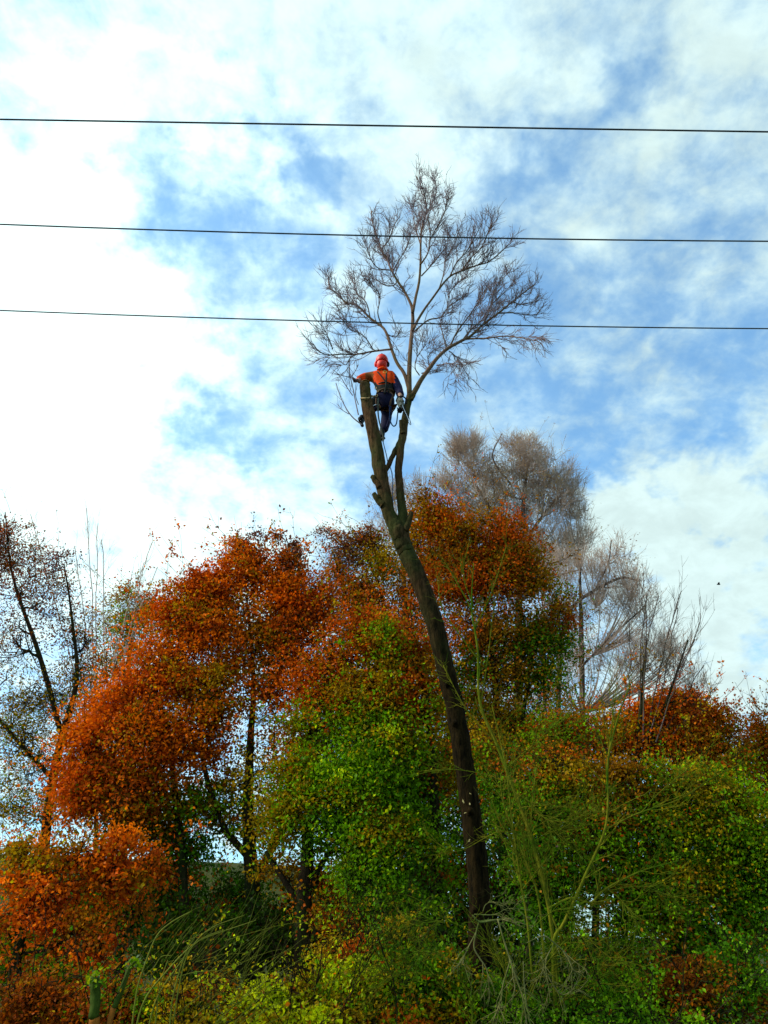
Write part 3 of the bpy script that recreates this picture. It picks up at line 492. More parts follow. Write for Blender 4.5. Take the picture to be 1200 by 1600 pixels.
tree('orange_tree', 'large broad tree full of bright orange autumn leaves', 'tree', 18,
  [[(396, 1500, 30), (396, 1400, 27), (392, 1340, 22), (388, 1250, 16), (392, 1150, 11), (396, 1050, 7), (385, 930, 3)], [(290, 1500, 18), (286, 1380, 15), (276, 1260, 12), (262, 1150, 8), (240, 1060, 4)], [(396, 1372, 14), (420, 1335, 12), (447, 1270, 9), (455, 1180, 6), (470, 1050, 3)],
   [(388, 1340, 12), (350, 1290, 10), (320, 1200, 8), (310, 1080, 4)]],
  [(318, 915, 42, 32, 0, S_OR, 60, 62, 20), (385, 885, 40, 32, 0, S_OR, 60, 60, 20), (440, 925, 50, 38, 0, S_OR, 70, 60, 22), (495, 935, 32, 38, 0, S_OR, 46, 56, 20), (368, 848, 26, 18, 0, [(OR, 2), (PK, 2)], 26, 22, 13), (462, 862, 22, 32, 0, S_PK, 46, 20, 13), (405, 838, 16, 14, 0, S_PK, 16, 14, 12),
   (262, 960, 40, 38, 0, S_OR, 50, 56, 22), (340, 985, 85, 60, 0, S_OR, 120, 62, 26), (440, 1000, 80, 55, 0, S_ORB, 110, 60, 26), (250, 1050, 70, 58, 0, S_OR, 100, 60, 26), (330, 1080, 80, 50, -.4, S_ORB, 90, 56, 26), (430, 1085, 60, 48, 0, S_ORB, 56, 46, 24),
   (185, 1110, 60, 55, 0, S_OR, 90, 60, 25), (130, 1165, 60, 55, -.3, S_OR, 90, 60, 25), (250, 1150, 75, 55, -.4, S_OR, 110, 60, 26), (325, 1160, 45, 40, 0, S_RU, 40, 40, 24), (210, 1225, 80, 40, -.4, S_ORB, 80, 56, 25), (120, 1235, 55, 30, -.3, S_OR, 50, 50, 24),
   (410, 1200, 50, 50, 0, [(RU, 2), (OL, 2), (GR, 1)], 26, 26, 22), (300, 1250, 60, 40, 0, [(GR, 3), (DG, 2), (OL, 1)], 46, 36, 24), (360, 1290, 60, 35, 0, S_MIX, 34, 26, 22), (430, 1300, 40, 30, 0, S_OL, 24, 24, 20),
   (230, 1290, 60, 36, .3, [(RU, 2), (DG, 2), (OL, 1)], 56, 44, 24), (290, 1330, 50, 30, .3, [(DG, 3), (GR, 1), (RU, 1)], 44, 40, 24), (350, 1230, 40, 36, .5, S_MIX, 26, 28, 22), (250, 1360, 50, 24, .3, S_RU, 30, 36, 22), (170, 1265, 50, 22, 0, S_ORB, 34, 44, 22)], 14, leaf=.095)
tree('low_maple', 'low spreading maple with rust red leaves in the lower left corner', 'tree', 12.5,
  [[(18, 1610, 17), (30, 1480, 15), (50, 1400, 11), (110, 1350, 7), (180, 1330, 4)], [(34, 1460, 8), (90, 1450, 6), (190, 1470, 3)]],
  [(40, 1330, 60, 30, .3, [(OL, 3), (OR, 2), (YG, 1)], 37, 48, 22), (120, 1335, 60, 34, 0, S_ORB, 43, 50, 22), (195, 1310, 34, 26, 0, S_OR, 21, 46, 20), (180, 1370, 48, 36, 0, S_RU, 37, 50, 22), (90, 1390, 60, 26, 0, S_OR, 31, 48, 22), (30, 1380, 40, 30, 0, S_ORB, 21, 44, 22),
   (60, 1430, 56, 16, 0, S_RU, 22, 44, 20), (110, 1440, 50, 16, -.2, S_RU, 22, 44, 20), (155, 1480, 54, 20, -.3, S_RU, 24, 46, 20), (240, 1350, 34, 26, 0, S_ORB, 16, 34, 20), (80, 1500, 60, 20, 0, S_RU, 18, 40, 20), (10, 1450, 30, 40, 0, S_BR, 14, 36, 20), (210, 1420, 30, 20, .2, S_RU, 8, 30, 20)], 15, leaf=.075, fill=.45)
tree('green_maple', 'broad leafy tree, green below and turning rust above, left of the tall trunk', 'tree', 16.5,
  [[(472, 1540, 30), (474, 1420, 26), (478, 1345, 20), (488, 1240, 13), (500, 1100, 8), (520, 1000, 4)], [(474, 1420, 12), (440, 1370, 9), (415, 1330, 6)], [(476, 1400, 11), (500, 1355, 9), (530, 1310, 6)],
   [(686, 1570, 18), (684, 1400, 16), (678, 1240, 14), (668, 1110, 9), (650, 1000, 4)]],
  [(510, 1050, 70, 55, .6, S_OR2, 90, 54, 26), (575, 985, 64, 45, .5, [(BR, 2), (RU, 3), (OL, 2)], 80, 52, 25), (600, 990, 22, 34, -.3, [(GR, 3), (OL, 2)], 22, 40, 22), (650, 1030, 50, 50, 0, [(RU, 3), (BR, 2), (OL, 1)], 60, 50, 25), (570, 1080, 80, 50, -.1, [(OL, 3), (RU, 3), (GR, 1), (BR, 1)], 90, 52, 26),
   (650, 1110, 60, 50, 0, S_MIX, 70, 50, 26), (490, 1140, 60, 44, .2, [(OL, 3), (RU, 3), (GR, 1)], 80, 54, 26), (590, 1160, 90, 50, -.5, S_GR, 100, 54, 26), (460, 1210, 60, 45, -.1, [(GR, 2), (OL, 3), (RU, 1)], 70, 54, 25), (550, 1220, 80, 45, -.4, S_GR, 90, 54, 26), (640, 1220, 60, 50, 0, [(DG, 3), (RU, 1), (GR, 2)], 60, 46, 26),
   (445, 1270, 50, 35, -.3, [(OL, 4), (GR, 3)], 50, 50, 24), (530, 1285, 70, 30, -.5, S_DG, 60, 46, 25), (610, 1290, 80, 45, -.6, S_GR, 90, 54, 25), (580, 1350, 80, 40, -.7, [(GR, 4), (YG, 1), (DG, 2)], 90, 54, 25), (670, 1350, 50, 50, 0, S_MIX, 50, 48, 25), (500, 1370, 40, 30, .4, [(OL, 3), (OR, 1), (GR, 1)], 30, 34, 22),
   (430, 1350, 36, 28, .3, S_OL, 22, 26, 22), (620, 1410, 80, 40, -.7, S_GR, 80, 54, 25), (700, 1200, 34, 60, .8, S_MIX, 40, 44, 25), (530, 1430, 50, 36, 0, S_MIX, 44, 44, 24)], 16, leaf=.09)
tree('rust_tree', 'brown leaved tree with loose pinkish sprays behind the top of the leaning trunk', 'tree', 21,
  [[(560, 1500, 16), (570, 1250, 13), (590, 1080, 9), (600, 950, 6), (570, 860, 3)], [(590, 1080, 6), (545, 950, 4), (520, 860, 2)]],
  [(516, 832, 28, 14, 0, S_PK, 30, 18, 12), (560, 838, 26, 18, 0, S_PK, 26, 18, 12), (552, 866, 40, 24, 0, [(PK, 2), (BR, 2), (OL, 1)], 44, 26, 16), (530, 890, 30, 28, 0, S_BR, 40, 30, 18), (582, 838, 22, 26, 0, [(BR, 2), (OL, 2), (RD, 1)], 30, 32, 16), (600, 885, 46, 40, 0, S_OL, 90, 40, 20), (560, 930, 60, 40, 0, S_BR, 100, 44, 22), (640, 950, 50, 50, 0, S_BR, 90, 44, 22),
   (500, 965, 36, 32, 0, [(BR, 2), (OL, 3)], 40, 40, 20), (600, 1000, 80, 50, 0, S_BR, 90, 44, 24), (660, 890, 26, 40, 0, S_BR, 40, 40, 20)], 17, leaf=.085)
tree('copper_tree', 'tree of dense copper brown leaves just right of the leaning trunk', 'tree', 19,
  [[(790, 1500, 18), (782, 1250, 15), (772, 1050, 10), (752, 900, 6), (730, 820, 3)], [(790, 1300, 8), (820, 1100, 6), (840, 950, 3)]],
  [(665, 785, 30, 24, 0, [(OL, 2), (YE, 1), (BR, 1)], 44, 34, 17), (690, 810, 45, 32, 0, [(RU, 3), (OL, 1), (OR, 1)], 76, 44, 18), (715, 855, 55, 40, 0, S_CU, 110, 52, 22), (790, 840, 44, 40, 0, [(RU, 2), (BR, 2), (YE, 1)], 90, 50, 22), (765, 815, 30, 26, 0, S_YB, 40, 36, 18), (825, 890, 34, 45, 0, S_CU, 70, 48, 22), (700, 910, 50, 40, 0, S_CU, 80, 50, 22),
   (770, 910, 80, 45, 0, S_CU, 130, 52, 24), (740, 980, 80, 45, 0, S_BR, 110, 50, 24), (820, 985, 55, 50, 0, [(BR, 3), (DG, 2), (OL, 1)], 80, 46, 24), (862, 965, 34, 26, 0, S_CU, 44, 36, 18), (885, 930, 18, 16, 0, S_OL, 14, 26, 15), (880, 1010, 30, 26, 0, [(BR, 2), (DG, 2)], 34, 36, 18), (650, 850, 30, 40, .4, S_CU, 50, 40, 20), (760, 1050, 80, 40, 0, [(DG, 3), (BR, 3)], 90, 44, 24), (840, 1060, 50, 46, 0, [(DG, 2), (OL, 2), (GR, 1)], 60, 40, 24), (720, 1120, 60, 50, 0, S_MIX, 60, 44, 25), (800, 1130, 60, 50, 0, S_MIX, 60, 44, 25)], 18, leaf=.085)

def brush(rs, bag, C, out, n, ln, r, up=.02, wander=.12, n2=2):
    d = unit(np.repeat(out[None], n, 0) + rs.normal(0, .38, (n, 3)))
    b = C + rs.normal(0, .12, (n, 3)); nd, rd = sprout(rs, b, d, rs.uniform(.5, 1.3, n) * ln, np.full(n, r), 4, up, wander, rs.uniform(0, .4, n)); bag.add(nd, rd, 3)
    b, tn, q, tt = pick(rs, nd, rd, n2, .2, 1); nd, rd = sprout(rs, b, tn, rs.uniform(.25, .6, len(b)) * ln, np.full(len(b), r * .7), 3, up, wander, rs.uniform(.2, .8, len(b))); bag.add(nd, rd, 3)
def feather(lobes, Y, r=.0075, n=14, n2=5):
    """masses of fine bare twigs, fanning out from the limbs"""
    def f(rs, bag, skel, e):
        root = skel[0, :3]
        for (px, py, rx, ry, nc) in lobes:
            c = P(px, py, Y); s = mpp(px, py, Y); ax = np.array([rx * s, rx * s * .8, ry * s]); foot = c - np.array([0, 0, ax[2] * 2.2])
            q = nearest(skel, c - np.array([0, 0, ax[2] * 1.4])); nc = int(nc * .54)
            for _ in range(nc):
                u = unit(rs.normal(0, 1, 3)) * rs.uniform(0, 1) ** .45; C = c + u * ax * .85; o_ = unit(unit(C - foot) + u * .25)
                brush(rs, bag, C, o_, n, .62 * ax[2] ** .5, r, n2=n2)
            C = c + unit(rs.normal(0, 1, (nc // 2 + 3, 3))) * ax * .8; m = q[:3] * .4 + C * .6 + rs.normal(0, .12, C.shape); m[:, 2] = q[2] * .7 + C[:, 2] * .3; tt = np.linspace(0, 1, 6)[None, :, None]
            nodes = (1 - tt) ** 2 * q[None, None, :3] + 2 * tt * (1 - tt) * m[:, None] + tt ** 2 * C[:, None]; bag.add(nodes, np.full((len(C), 1), .02) * np.linspace(1, .4, 6)[None], 4)
    return f
TINY = [(YE, 2), ((.45, .27, .10), 3), ((.42, .22, .13), 4)]
tree('feathery_tree', 'tall grey feathery bare tree with a faint yellow tint rising right of the leaning trunk', 'tree', 27,
  [[(812, 1300, 16), (810, 1100, 14), (811, 960, 12), (815, 860, 9), (818, 780, 6), (826, 720, 3)], [(813, 900, 6), (780, 820, 5), (745, 760, 3)], [(814, 860, 6), (845, 810, 5), (880, 770, 3)], [(812, 940, 5), (860, 905, 4), (905, 890, 2)], [(800, 760, 3), (770, 715, 2.5), (784, 678, 1.5)]],
  [(738, 738, 42, 34, 0, TINY, 74, 36, 22), (815, 740, 48, 40, 0, TINY, 86, 36, 22), (868, 785, 34, 44, 0, TINY, 60, 32, 22), (765, 790, 50, 34, 0, [(YE, 3), ((.45, .27, .10), 3), (OL, 1)], 50, 28, 20), (840, 860, 50, 50, 0, TINY, 40, 12, 22)], 19, leaf=.06, bk='greytrunk', twig='greybark', twigr=.009,
  extra=feather([(735, 724, 42, 36, 56), (702, 762, 32, 30, 34), (730, 700, 24, 20, 26), (820, 700, 26, 18, 26), (815, 725, 42, 38, 56), (862, 748, 42, 44, 60), (884, 790, 28, 44, 34), (830, 800, 56, 44, 60), (760, 790, 52, 40, 50), (850, 865, 56, 46, 50), (790, 870, 36, 40, 26), (890, 850, 36, 44, 40), (778, 750, 22, 34, 18), (905, 815, 20, 30, 16)], 27))
tree('feathery_tree', 'smaller grey feathery bare tree seen behind the fork of the leaning trunk', 'tree', 28,
  [[(640, 1300, 13), (640, 1050, 10), (630, 900, 7), (625, 800, 4)]], [(600, 800, 24, 36, 0, [(PK, 1), (BR, 2)], 24, 8, 20)], 20, leaf=.06, bk='greytrunk', twig='greybark', twigr=.008,
  extra=feather([(600, 790, 22, 42, 24), (625, 780, 26, 34, 24), (660, 775, 28, 24, 20), (605, 840, 26, 34, 18)], 28, n=11, n2=4))
tree('grey_tree', 'bare grey tree with an arching branch right of the feathery one', 'tree', 23,
  [[(872, 1300, 11), (872, 1150, 9), (876, 1020, 7), (890, 955, 6), (930, 922, 5), (970, 903, 4), (1000, 908, 2)], [(912, 1300, 10), (910, 1120, 9), (908, 980, 7), (906, 880, 3)], [(930, 922, 3), (950, 880, 2.4), (955, 845, 1.6)], [(910, 1040, 4), (960, 990, 3), (1005, 950, 2)], [(855, 1200, 5), (850, 1000, 4), (852, 890, 2)]],
  [(965, 862, 30, 24, 0, [(BR, 2), (PK, 1)], 20, 5, 18), (985, 900, 26, 26, 0, [(BR, 2), (OL, 1)], 20, 5, 18), (930, 950, 50, 50, 0, [(BR, 2), (RD, 1)], 20, 4, 18), (900, 1020, 60, 50, 0, S_BR, 26, 6, 20), (985, 1000, 40, 50, 0, S_BR, 18, 5, 20)], 21, leaf=.07, bk='greytrunk', twig='greybark', twigr=.007,
  extra=feather([(840, 905, 34, 40, 34), (880, 895, 40, 44, 44), (925, 885, 36, 38, 34), (965, 870, 26, 28, 18), (990, 900, 22, 24, 14), (880, 960, 46, 46, 34), (950, 950, 50, 46, 40), (1000, 950, 40, 50, 54), (900, 1040, 56, 46, 44), (980, 1040, 54, 46, 70), (1045, 1030, 42, 46, 60), (870, 1090, 50, 40, 24), (1085, 1070, 30, 30, 24), (940, 900, 30, 30, 30)], 23, r=.006, n=9, n2=4))
tree('bare_shrub', 'bare shrub whose long thin stems curve up against the pale cloud at right', 'shrub', 17.5, [[(975, 1440, 10), (985, 1250, 8), (1000, 1120, 6), (1010, 1000, 2)], [(985, 1250, 6), (1040, 1100, 4), (1075, 1000, 2)]],
  [(1080, 1080, 40, 30, 0, S_BR, 16, 5, 16), (1010, 1040, 40, 50, 0, [(OL, 2), (BR, 2)], 22, 6, 18)], 22, twig='greytrunk', twigr=.006,
  extra=shoots_extra([(1000, 1160, 1003, 930, 17.5, 2.6), (1005, 1160, 1020, 905, 17.3, 2.6), (1010, 1160, 1058, 925, 17.5, 2.6), (1015, 1150, 1073, 950, 17.4, 2.6), (1020, 1160, 1092, 958, 17.6, 2.6), (1025, 1160, 1100, 1000, 17.2, 2.6), (1030, 1160, 1118, 1035, 17.5, 2.6),
    (1040, 1160, 1130, 1068, 17.5, 2.6), (990, 1160, 1038, 930, 18, 2.6), (980, 1170, 985, 960, 18, 2.6)], 12, up=.12, r=.005))
tree('rust_hawthorn', 'rounded bush of rust brown leaves under the pale cloud at right', 'tree', 18,
  [[(1050, 1500, 14), (1055, 1300, 11), (1060, 1180, 8), (1060, 1110, 4)], [(1055, 1300, 7), (1000, 1200, 5), (960, 1150, 3)]],
  [(1065, 1098, 42, 26, 0, S_RU, 66, 48, 20), (1020, 1120, 45, 34, 0, S_RU, 80, 50, 22), (1105, 1125, 36, 34, 0, S_ORB, 60, 46, 20), (960, 1150, 60, 45, 0, S_ORB, 90, 48, 24), (1060, 1160, 70, 40, 0, S_ORB, 110, 50, 24), (1140, 1120, 20, 26, 0, S_BR, 22, 22, 16), (880, 1140, 60, 50, 0, S_MIX, 80, 46, 24), (1120, 1180, 50, 40, 0, S_MIX, 60, 46, 24)], 23, leaf=.085)
tree('edge_tree', 'brownish tree cut off by the right edge of the picture', 'tree', 20, [[(1210, 1500, 13), (1205, 1300, 10), (1195, 1180, 6)]],
  [(1185, 1128, 22, 22, 0, S_BR, 26, 22, 17), (1200, 1170, 34, 34, 0, S_BR, 50, 34, 20), (1160, 1180, 30, 26, 0, S_OL, 30, 34, 20), (1190, 1240, 40, 40, 0, [(OR, 1), (OL, 3), (RU, 2)], 60, 44, 22), (1240, 1150, 40, 60, 0, S_BR, 50, 34, 20)], 24)
tree('green_thicket', 'wide green shrub mass filling the right side behind the bare stems', 'shrub', 14.5,
  [[(928, 1600, 13), (930, 1480, 12), (934, 1380, 9), (950, 1250, 5)], [(1060, 1600, 12), (1060, 1450, 10), (1070, 1320, 6)], [(1150, 1600, 12), (1150, 1450, 10), (1150, 1300, 6)], [(830, 1600, 12), (826, 1450, 10), (830, 1300, 6)]],
  [(870, 1200, 70, 40, 0, S_MIX, 70, 44, 24), (980, 1215, 70, 38, 0, [(GR, 3), (BR, 2), (RU, 1)], 70, 44, 24), (1080, 1220, 60, 38, 0, [(GR, 4), (OL, 2)], 70, 44, 24), (1150, 1250, 60, 42, 0, [(YG, 4), (OL, 1), (GR, 3)], 70, 44, 24), (830, 1270, 70, 45, 0, S_DG, 70, 42, 25), (930, 1290, 80, 45, 0, S_MIX, 80, 42, 25), (1040, 1290, 80, 45, 0, S_GR, 90, 46, 25),
   (1140, 1320, 70, 48, 0, S_GR, 80, 46, 25), (1210, 1350, 40, 60, 0, S_GR, 50, 44, 25), (840, 1350, 60, 45, 0, S_DG, 60, 40, 25), (980, 1360, 50, 32, 0, [(DG, 3), (GR, 2), (RU, 1)], 50, 40, 25), (900, 1365, 50, 24, 0, [(DG, 3), (GR, 2), (RU, 1)], 44, 40, 25), (985, 1420, 36, 36, 0, [(DG, 3), (GR, 2), (RU, 1)], 40, 40, 25), (880, 1440, 24, 40, 0, S_DG, 26, 34, 24), (925, 1500, 60, 28, 0, S_BOT, 40, 40, 25), (1060, 1370, 70, 40, 0, [(GR, 3), (OL, 2), (DG, 1)], 80, 44, 25), (1150, 1400, 70, 40, 0, S_DG, 70, 42, 25), (840, 1430, 45, 45, 0, S_DG, 40, 40, 25),
   (1030, 1440, 60, 40, 0, S_BOT, 60, 42, 25), (1120, 1460, 70, 40, 0, S_BOT, 60, 42, 25), (1200, 1450, 40, 50, 0, S_DG, 40, 42, 25), (760, 1170, 50, 50, .8, S_MIX, 50, 44, 24), (790, 1240, 40, 50, .5, S_DG, 40, 40, 24)], 25, leaf=.075)
tree('background_tree', 'dark olive tree standing deep behind the green maple', 'tree', 25, [[(610, 1480, 14), (608, 1300, 12), (600, 1100, 7), (598, 1000, 4)]],
  [(540, 1080, 70, 60, 0, S_OL, 60, 50, 30), (640, 1060, 70, 60, 0, S_BR, 60, 50, 30), (560, 1180, 90, 60, 0, S_DG, 70, 50, 30), (660, 1190, 80, 60, 0, S_DG, 70, 50, 30), (600, 1290, 100, 60, 0, S_DG, 80, 50, 30), (720, 1290, 70, 60, 0, S_DG, 60, 50, 30), (735, 1190, 60, 50, 0, S_DG, 60, 50, 30), (770, 1120, 50, 50, 0, S_BR, 50, 50, 30), (760, 1250, 50, 60, 0, S_DG, 50, 50, 30), (700, 1380, 80, 50, 0, S_DG, 60, 50, 30), (820, 1400, 60, 50, 0, S_DG, 50, 50, 30)], 30, leaf=.12)
tree('background_tree', 'dark brown and green tree standing deep behind the crooked pale sapling', 'tree', 24, [[(860, 1480, 14), (858, 1300, 12), (850, 1150, 7), (850, 1080, 4)]],
  [(790, 1150, 60, 50, 0, S_DG, 60, 48, 30), (870, 1130, 70, 45, 0, S_BR, 60, 48, 30), (820, 1240, 80, 55, 0, S_DG, 70, 48, 30), (920, 1220, 80, 55, 0, S_MIX, 70, 48, 30), (860, 1320, 80, 45, 0, S_DG, 70, 48, 30), (980, 1300, 70, 50, 0, S_DG, 60, 48, 30)], 31, leaf=.12)
tree('background_tree', 'green and russet tree standing deep behind the thicket near the right edge', 'tree', 24, [[(1090, 1480, 13), (1092, 1320, 11), (1095, 1200, 6)]],
  [(1060, 1210, 70, 40, 0, S_MIX, 60, 48, 30), (1150, 1220, 70, 40, 0, S_OL, 60, 48, 30), (1060, 1290, 80, 50, 0, S_DG, 70, 48, 30), (1170, 1300, 70, 55, 0, S_MIX, 70, 48, 30), (1110, 1380, 100, 50, 0, S_DG, 80, 48, 30)], 32, leaf=.12)
# dark undergrowth behind the stems
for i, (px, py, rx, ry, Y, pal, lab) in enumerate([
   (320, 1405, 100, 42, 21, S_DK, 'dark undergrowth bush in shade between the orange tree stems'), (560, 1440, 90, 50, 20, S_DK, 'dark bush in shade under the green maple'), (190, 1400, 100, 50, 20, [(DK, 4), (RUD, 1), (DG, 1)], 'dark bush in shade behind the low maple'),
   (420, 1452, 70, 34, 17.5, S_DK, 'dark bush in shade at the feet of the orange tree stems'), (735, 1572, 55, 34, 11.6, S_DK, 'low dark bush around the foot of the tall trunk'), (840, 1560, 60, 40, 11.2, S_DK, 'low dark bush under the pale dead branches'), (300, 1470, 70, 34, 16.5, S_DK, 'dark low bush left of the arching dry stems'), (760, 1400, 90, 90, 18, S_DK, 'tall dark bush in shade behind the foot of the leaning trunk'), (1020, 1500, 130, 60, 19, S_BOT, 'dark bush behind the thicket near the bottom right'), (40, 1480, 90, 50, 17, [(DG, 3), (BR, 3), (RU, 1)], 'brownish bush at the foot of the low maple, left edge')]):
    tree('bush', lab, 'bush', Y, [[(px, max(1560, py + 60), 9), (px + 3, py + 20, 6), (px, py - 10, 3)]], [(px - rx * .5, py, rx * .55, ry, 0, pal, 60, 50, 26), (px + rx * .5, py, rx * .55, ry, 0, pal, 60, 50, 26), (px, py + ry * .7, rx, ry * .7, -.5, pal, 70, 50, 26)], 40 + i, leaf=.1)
# foreground growth
tree('yellow_bush', 'bright yellow green bush in the lower middle of the picture', 'bush', 10,
  [[(520, 1660, 12), (525, 1590, 9), (530, 1530, 5)], [(430, 1660, 9), (420, 1600, 7), (400, 1560, 4)], [(620, 1660, 9), (625, 1590, 7), (640, 1530, 4)]],
  [(560, 1500, 34, 26, .4, S_MIX, 26, 40, 20), (615, 1462, 40, 26, .5, S_GR, 34, 42, 20), (500, 1540, 36, 24, .1, S_YG, 30, 42, 20), (450, 1552, 30, 18, 0, [(OL, 3), (YG, 2)], 22, 36, 18), (545, 1570, 60, 30, -.3, [(YG, 3), (YE, 1), (OL, 3), (GR, 2)], 60, 42, 22), (400, 1585, 50, 22, -.2, [(YG, 3), (OL, 3), (RU, 1)], 36, 38, 20),
   (640, 1530, 50, 36, 0, [(GR, 4), (DG, 2), (OL, 1)], 54, 42, 22), (430, 1560, 60, 26, -.3, S_YG, 50, 42, 22), (560, 1530, 60, 26, -.1, S_YG, 50, 42, 22), (470, 1610, 90, 30, -.6, [(YG, 5), (OL, 2), (OR, .2)], 90, 42, 22), (660, 1480, 30, 30, .6, S_GR, 26, 40, 20), (705, 1510, 30, 40, 0, S_GR, 30, 40, 20), (790, 1560, 40, 34, 0, [(GR, 3), (OL, 1), (DG, 1)], 36, 40, 20), (680, 1600, 50, 36, -.2, [(GR, 3), (OL, 2), (RU, .6)], 46, 42, 22), (350, 1545, 36, 24, .2, [(OL, 3), (YG, 1), (RU, 1)], 20, 34, 20), (585, 1610, 60, 30, -.5, S_MIX, 50, 42, 22), (520, 1480, 26, 16, .8, [(YG, 2), (OL, 2)], 14, 30, 18)], 50, leaf=.06, twigr=.006, extra=shoots_extra([(430, 1640, 400, 1520, 9.9, 3), (500, 1640, 470, 1490, 9.8, 3), (540, 1640, 575, 1455, 10, 3), (560, 1640, 640, 1430, 10, 3), (600, 1640, 690, 1450, 10, 3), (480, 1640, 520, 1470, 9.6, 3), (400, 1640, 350, 1530, 9.6, 3), (450, 1640, 430, 1500, 9.3, 2), (520, 1640, 560, 1490, 9.2, 2), (620, 1640, 600, 1450, 9.2, 2), (350, 1640, 300, 1530, 9.3, 2)], 16, r=.003, up=.04))
tree('rust_bush', 'low rust and olive undergrowth along the bottom left edge', 'bush', 9.5, [[(120, 1660, 8), (125, 1600, 5), (130, 1570, 3)]],
  [(50, 1570, 80, 34, 0, [(RUD, 3), (DG, 2), (OL, 2), (BR, 2)], 80, 44, 22), (160, 1590, 90, 32, 0, [(RUD, 3), (DG, 2), (OL, 2), (BR, 2)], 90, 44, 22), (270, 1570, 70, 34, 0, [(RUD, 3), (DG, 2), (OL, 2), (GR, 1)], 70, 42, 22), (80, 1530, 80, 24, .8, [(RUD, 3), (DG, 2), (BR, 3)], 50, 40, 22), (300, 1610, 80, 30, -.3, [(OL, 3), (YG, 2), (RUD, 1)], 70, 42, 22)], 51, leaf=.055)
tree('bramble', 'dark tangled bramble with a few orange leaves in the bottom right corner', 'bush', 9.5, [[(1000, 1660, 8), (1000, 1590, 5), (1000, 1550, 3)], [(1150, 1660, 8), (1150, 1580, 5), (1150, 1540, 3)]],
  [(870, 1590, 70, 34, 0, S_BOT, 60, 42, 22), (970, 1550, 70, 40, 0, S_BOT, 70, 42, 22), (1070, 1540, 70, 44, 0, S_BOT, 70, 42, 22), (1160, 1550, 60, 50, 0, [(RUD, 1), (BR, 1), (DG, 4), (GR, 1)], 70, 42, 22), (1010, 1610, 120, 30, -.4, S_BOT, 90, 42, 22), (1150, 1490, 50, 26, .6, S_BOT, 40, 40, 22), (790, 1600, 60, 36, .2, [(DG, 3), (BR, 2), (GR, 1)], 50, 42, 22)], 52, leaf=.05)

# ---------------------------------------------------------------- pale bare stems in front
def stems_thing(name, label, cat, Y, main, sides_, seed, m='palebark', kids=10, kl=.4, up=.06, n2=3, foot=True):
    rs = np.random.RandomState(seed); r0 = trace(main[0], Y)[0]
    e = empty(name, (r0[0], r0[1], gz(r0[0], r0[1])), label, cat); bag = Bag()
    for k, s in enumerate(main + sides_):
        rows = trace([(p[0] + rs.uniform(-3, 3), p[1] + rs.uniform(-2, 2), p[2] * .72) for p in s], Y)
        if foot and k == 0 and rows[0][2] > 0: rows.insert(0, [rows[0][0], rows[0][1], -.05, rows[0][3] * 1.1])
        add_obj('stem' if k < len(main) else 'branch', limb_mesh('stem', rows, M[m], 7, rs=rs, rough=.03), e)
        sp = spline(rows, 26); b, tn, r, tt = pick(rs, sp[None, :, :3], sp[None, :, 3], kids, .3, 1)
        nd, rd = sprout(rs, b, tn, rs.uniform(.4, 1.3, kids) * kl, np.clip(r * .5, .003, .006), 7, up, .17, rs.uniform(.3, 1., kids)); bag.add(nd, rd, 4)
        b, tn, r, tt = pick(rs, nd, rd, n2, .2, 1); nd, rd = sprout(rs, b, tn, rs.uniform(.3, 1., len(b)) * kl * .6, np.full(len(b), .0028), 5, up * .5, .2, rs.uniform(.3, 1., len(b))); bag.add(nd, rd, 3)
    add_obj('twigs', bag.mesh('twigs', M[m]), e, kind='stuff'); return e
stems_thing('sapling', 'slender pale bare sapling leaning left just right of the tall trunk', 'sapling', 9.8,
  [[(862, 1440, 9), (832, 1310, 9), (802, 1232, 8), (775, 1160, 7), (752, 1100, 6), (745, 1010, 5), (738, 950, 4), (742, 880, 2)]],
  [[(738, 955, 3), (712, 905, 2.4), (690, 870, 1.6)], [(742, 985, 3), (765, 930, 2.4), (790, 850, 1.6)], [(747, 1030, 3), (715, 990, 2.4), (690, 950, 2), (684, 900, 1.4)], [(752, 1100, 3), (765, 1010, 2.2), (775, 940, 1.5)], [(738, 950, 2.4), (726, 900, 2), (733, 850, 1.4)], [(802, 1232, 2.6), (762, 1212, 2), (700, 1200, 1.4), (650, 1210, 1)], [(775, 1160, 2.4), (730, 1110, 1.8), (690, 1040, 1.3)], [(832, 1310, 2.4), (780, 1300, 2), (720, 1330, 1.4), (690, 1325, 1)]], 60, kids=12, kl=.38)
stems_thing('sapling', 'crooked pale bare sapling with a long branch reaching right over the thicket', 'sapling', 9.4,
  [[(862, 1500, 9), (880, 1440, 8), (912, 1370, 7), (945, 1285, 5.5), (951, 1190, 4.5), (968, 1120, 3.5), (985, 1065, 2)]],
  [[(948, 1295, 4), (1000, 1270, 3.6), (1060, 1250, 3), (1110, 1220, 2.4), (1160, 1190, 1.5)], [(858, 1420, 4), (893, 1405, 5.5), (922, 1411, 5.5), (948, 1388, 5), (1000, 1362, 3), (1060, 1345, 2)], [(948, 1388, 3.6), (975, 1412, 3), (995, 1448, 2)], [(1000, 1270, 2.6), (1030, 1240, 2), (1080, 1200, 1.4)],
   [(948, 1240, 3), (955, 1150, 2.6), (962, 1070, 1.6)], [(950, 1390, 2.6), (1000, 1385, 2), (1050, 1400, 1.3)]], 61, kids=20, kl=.5)
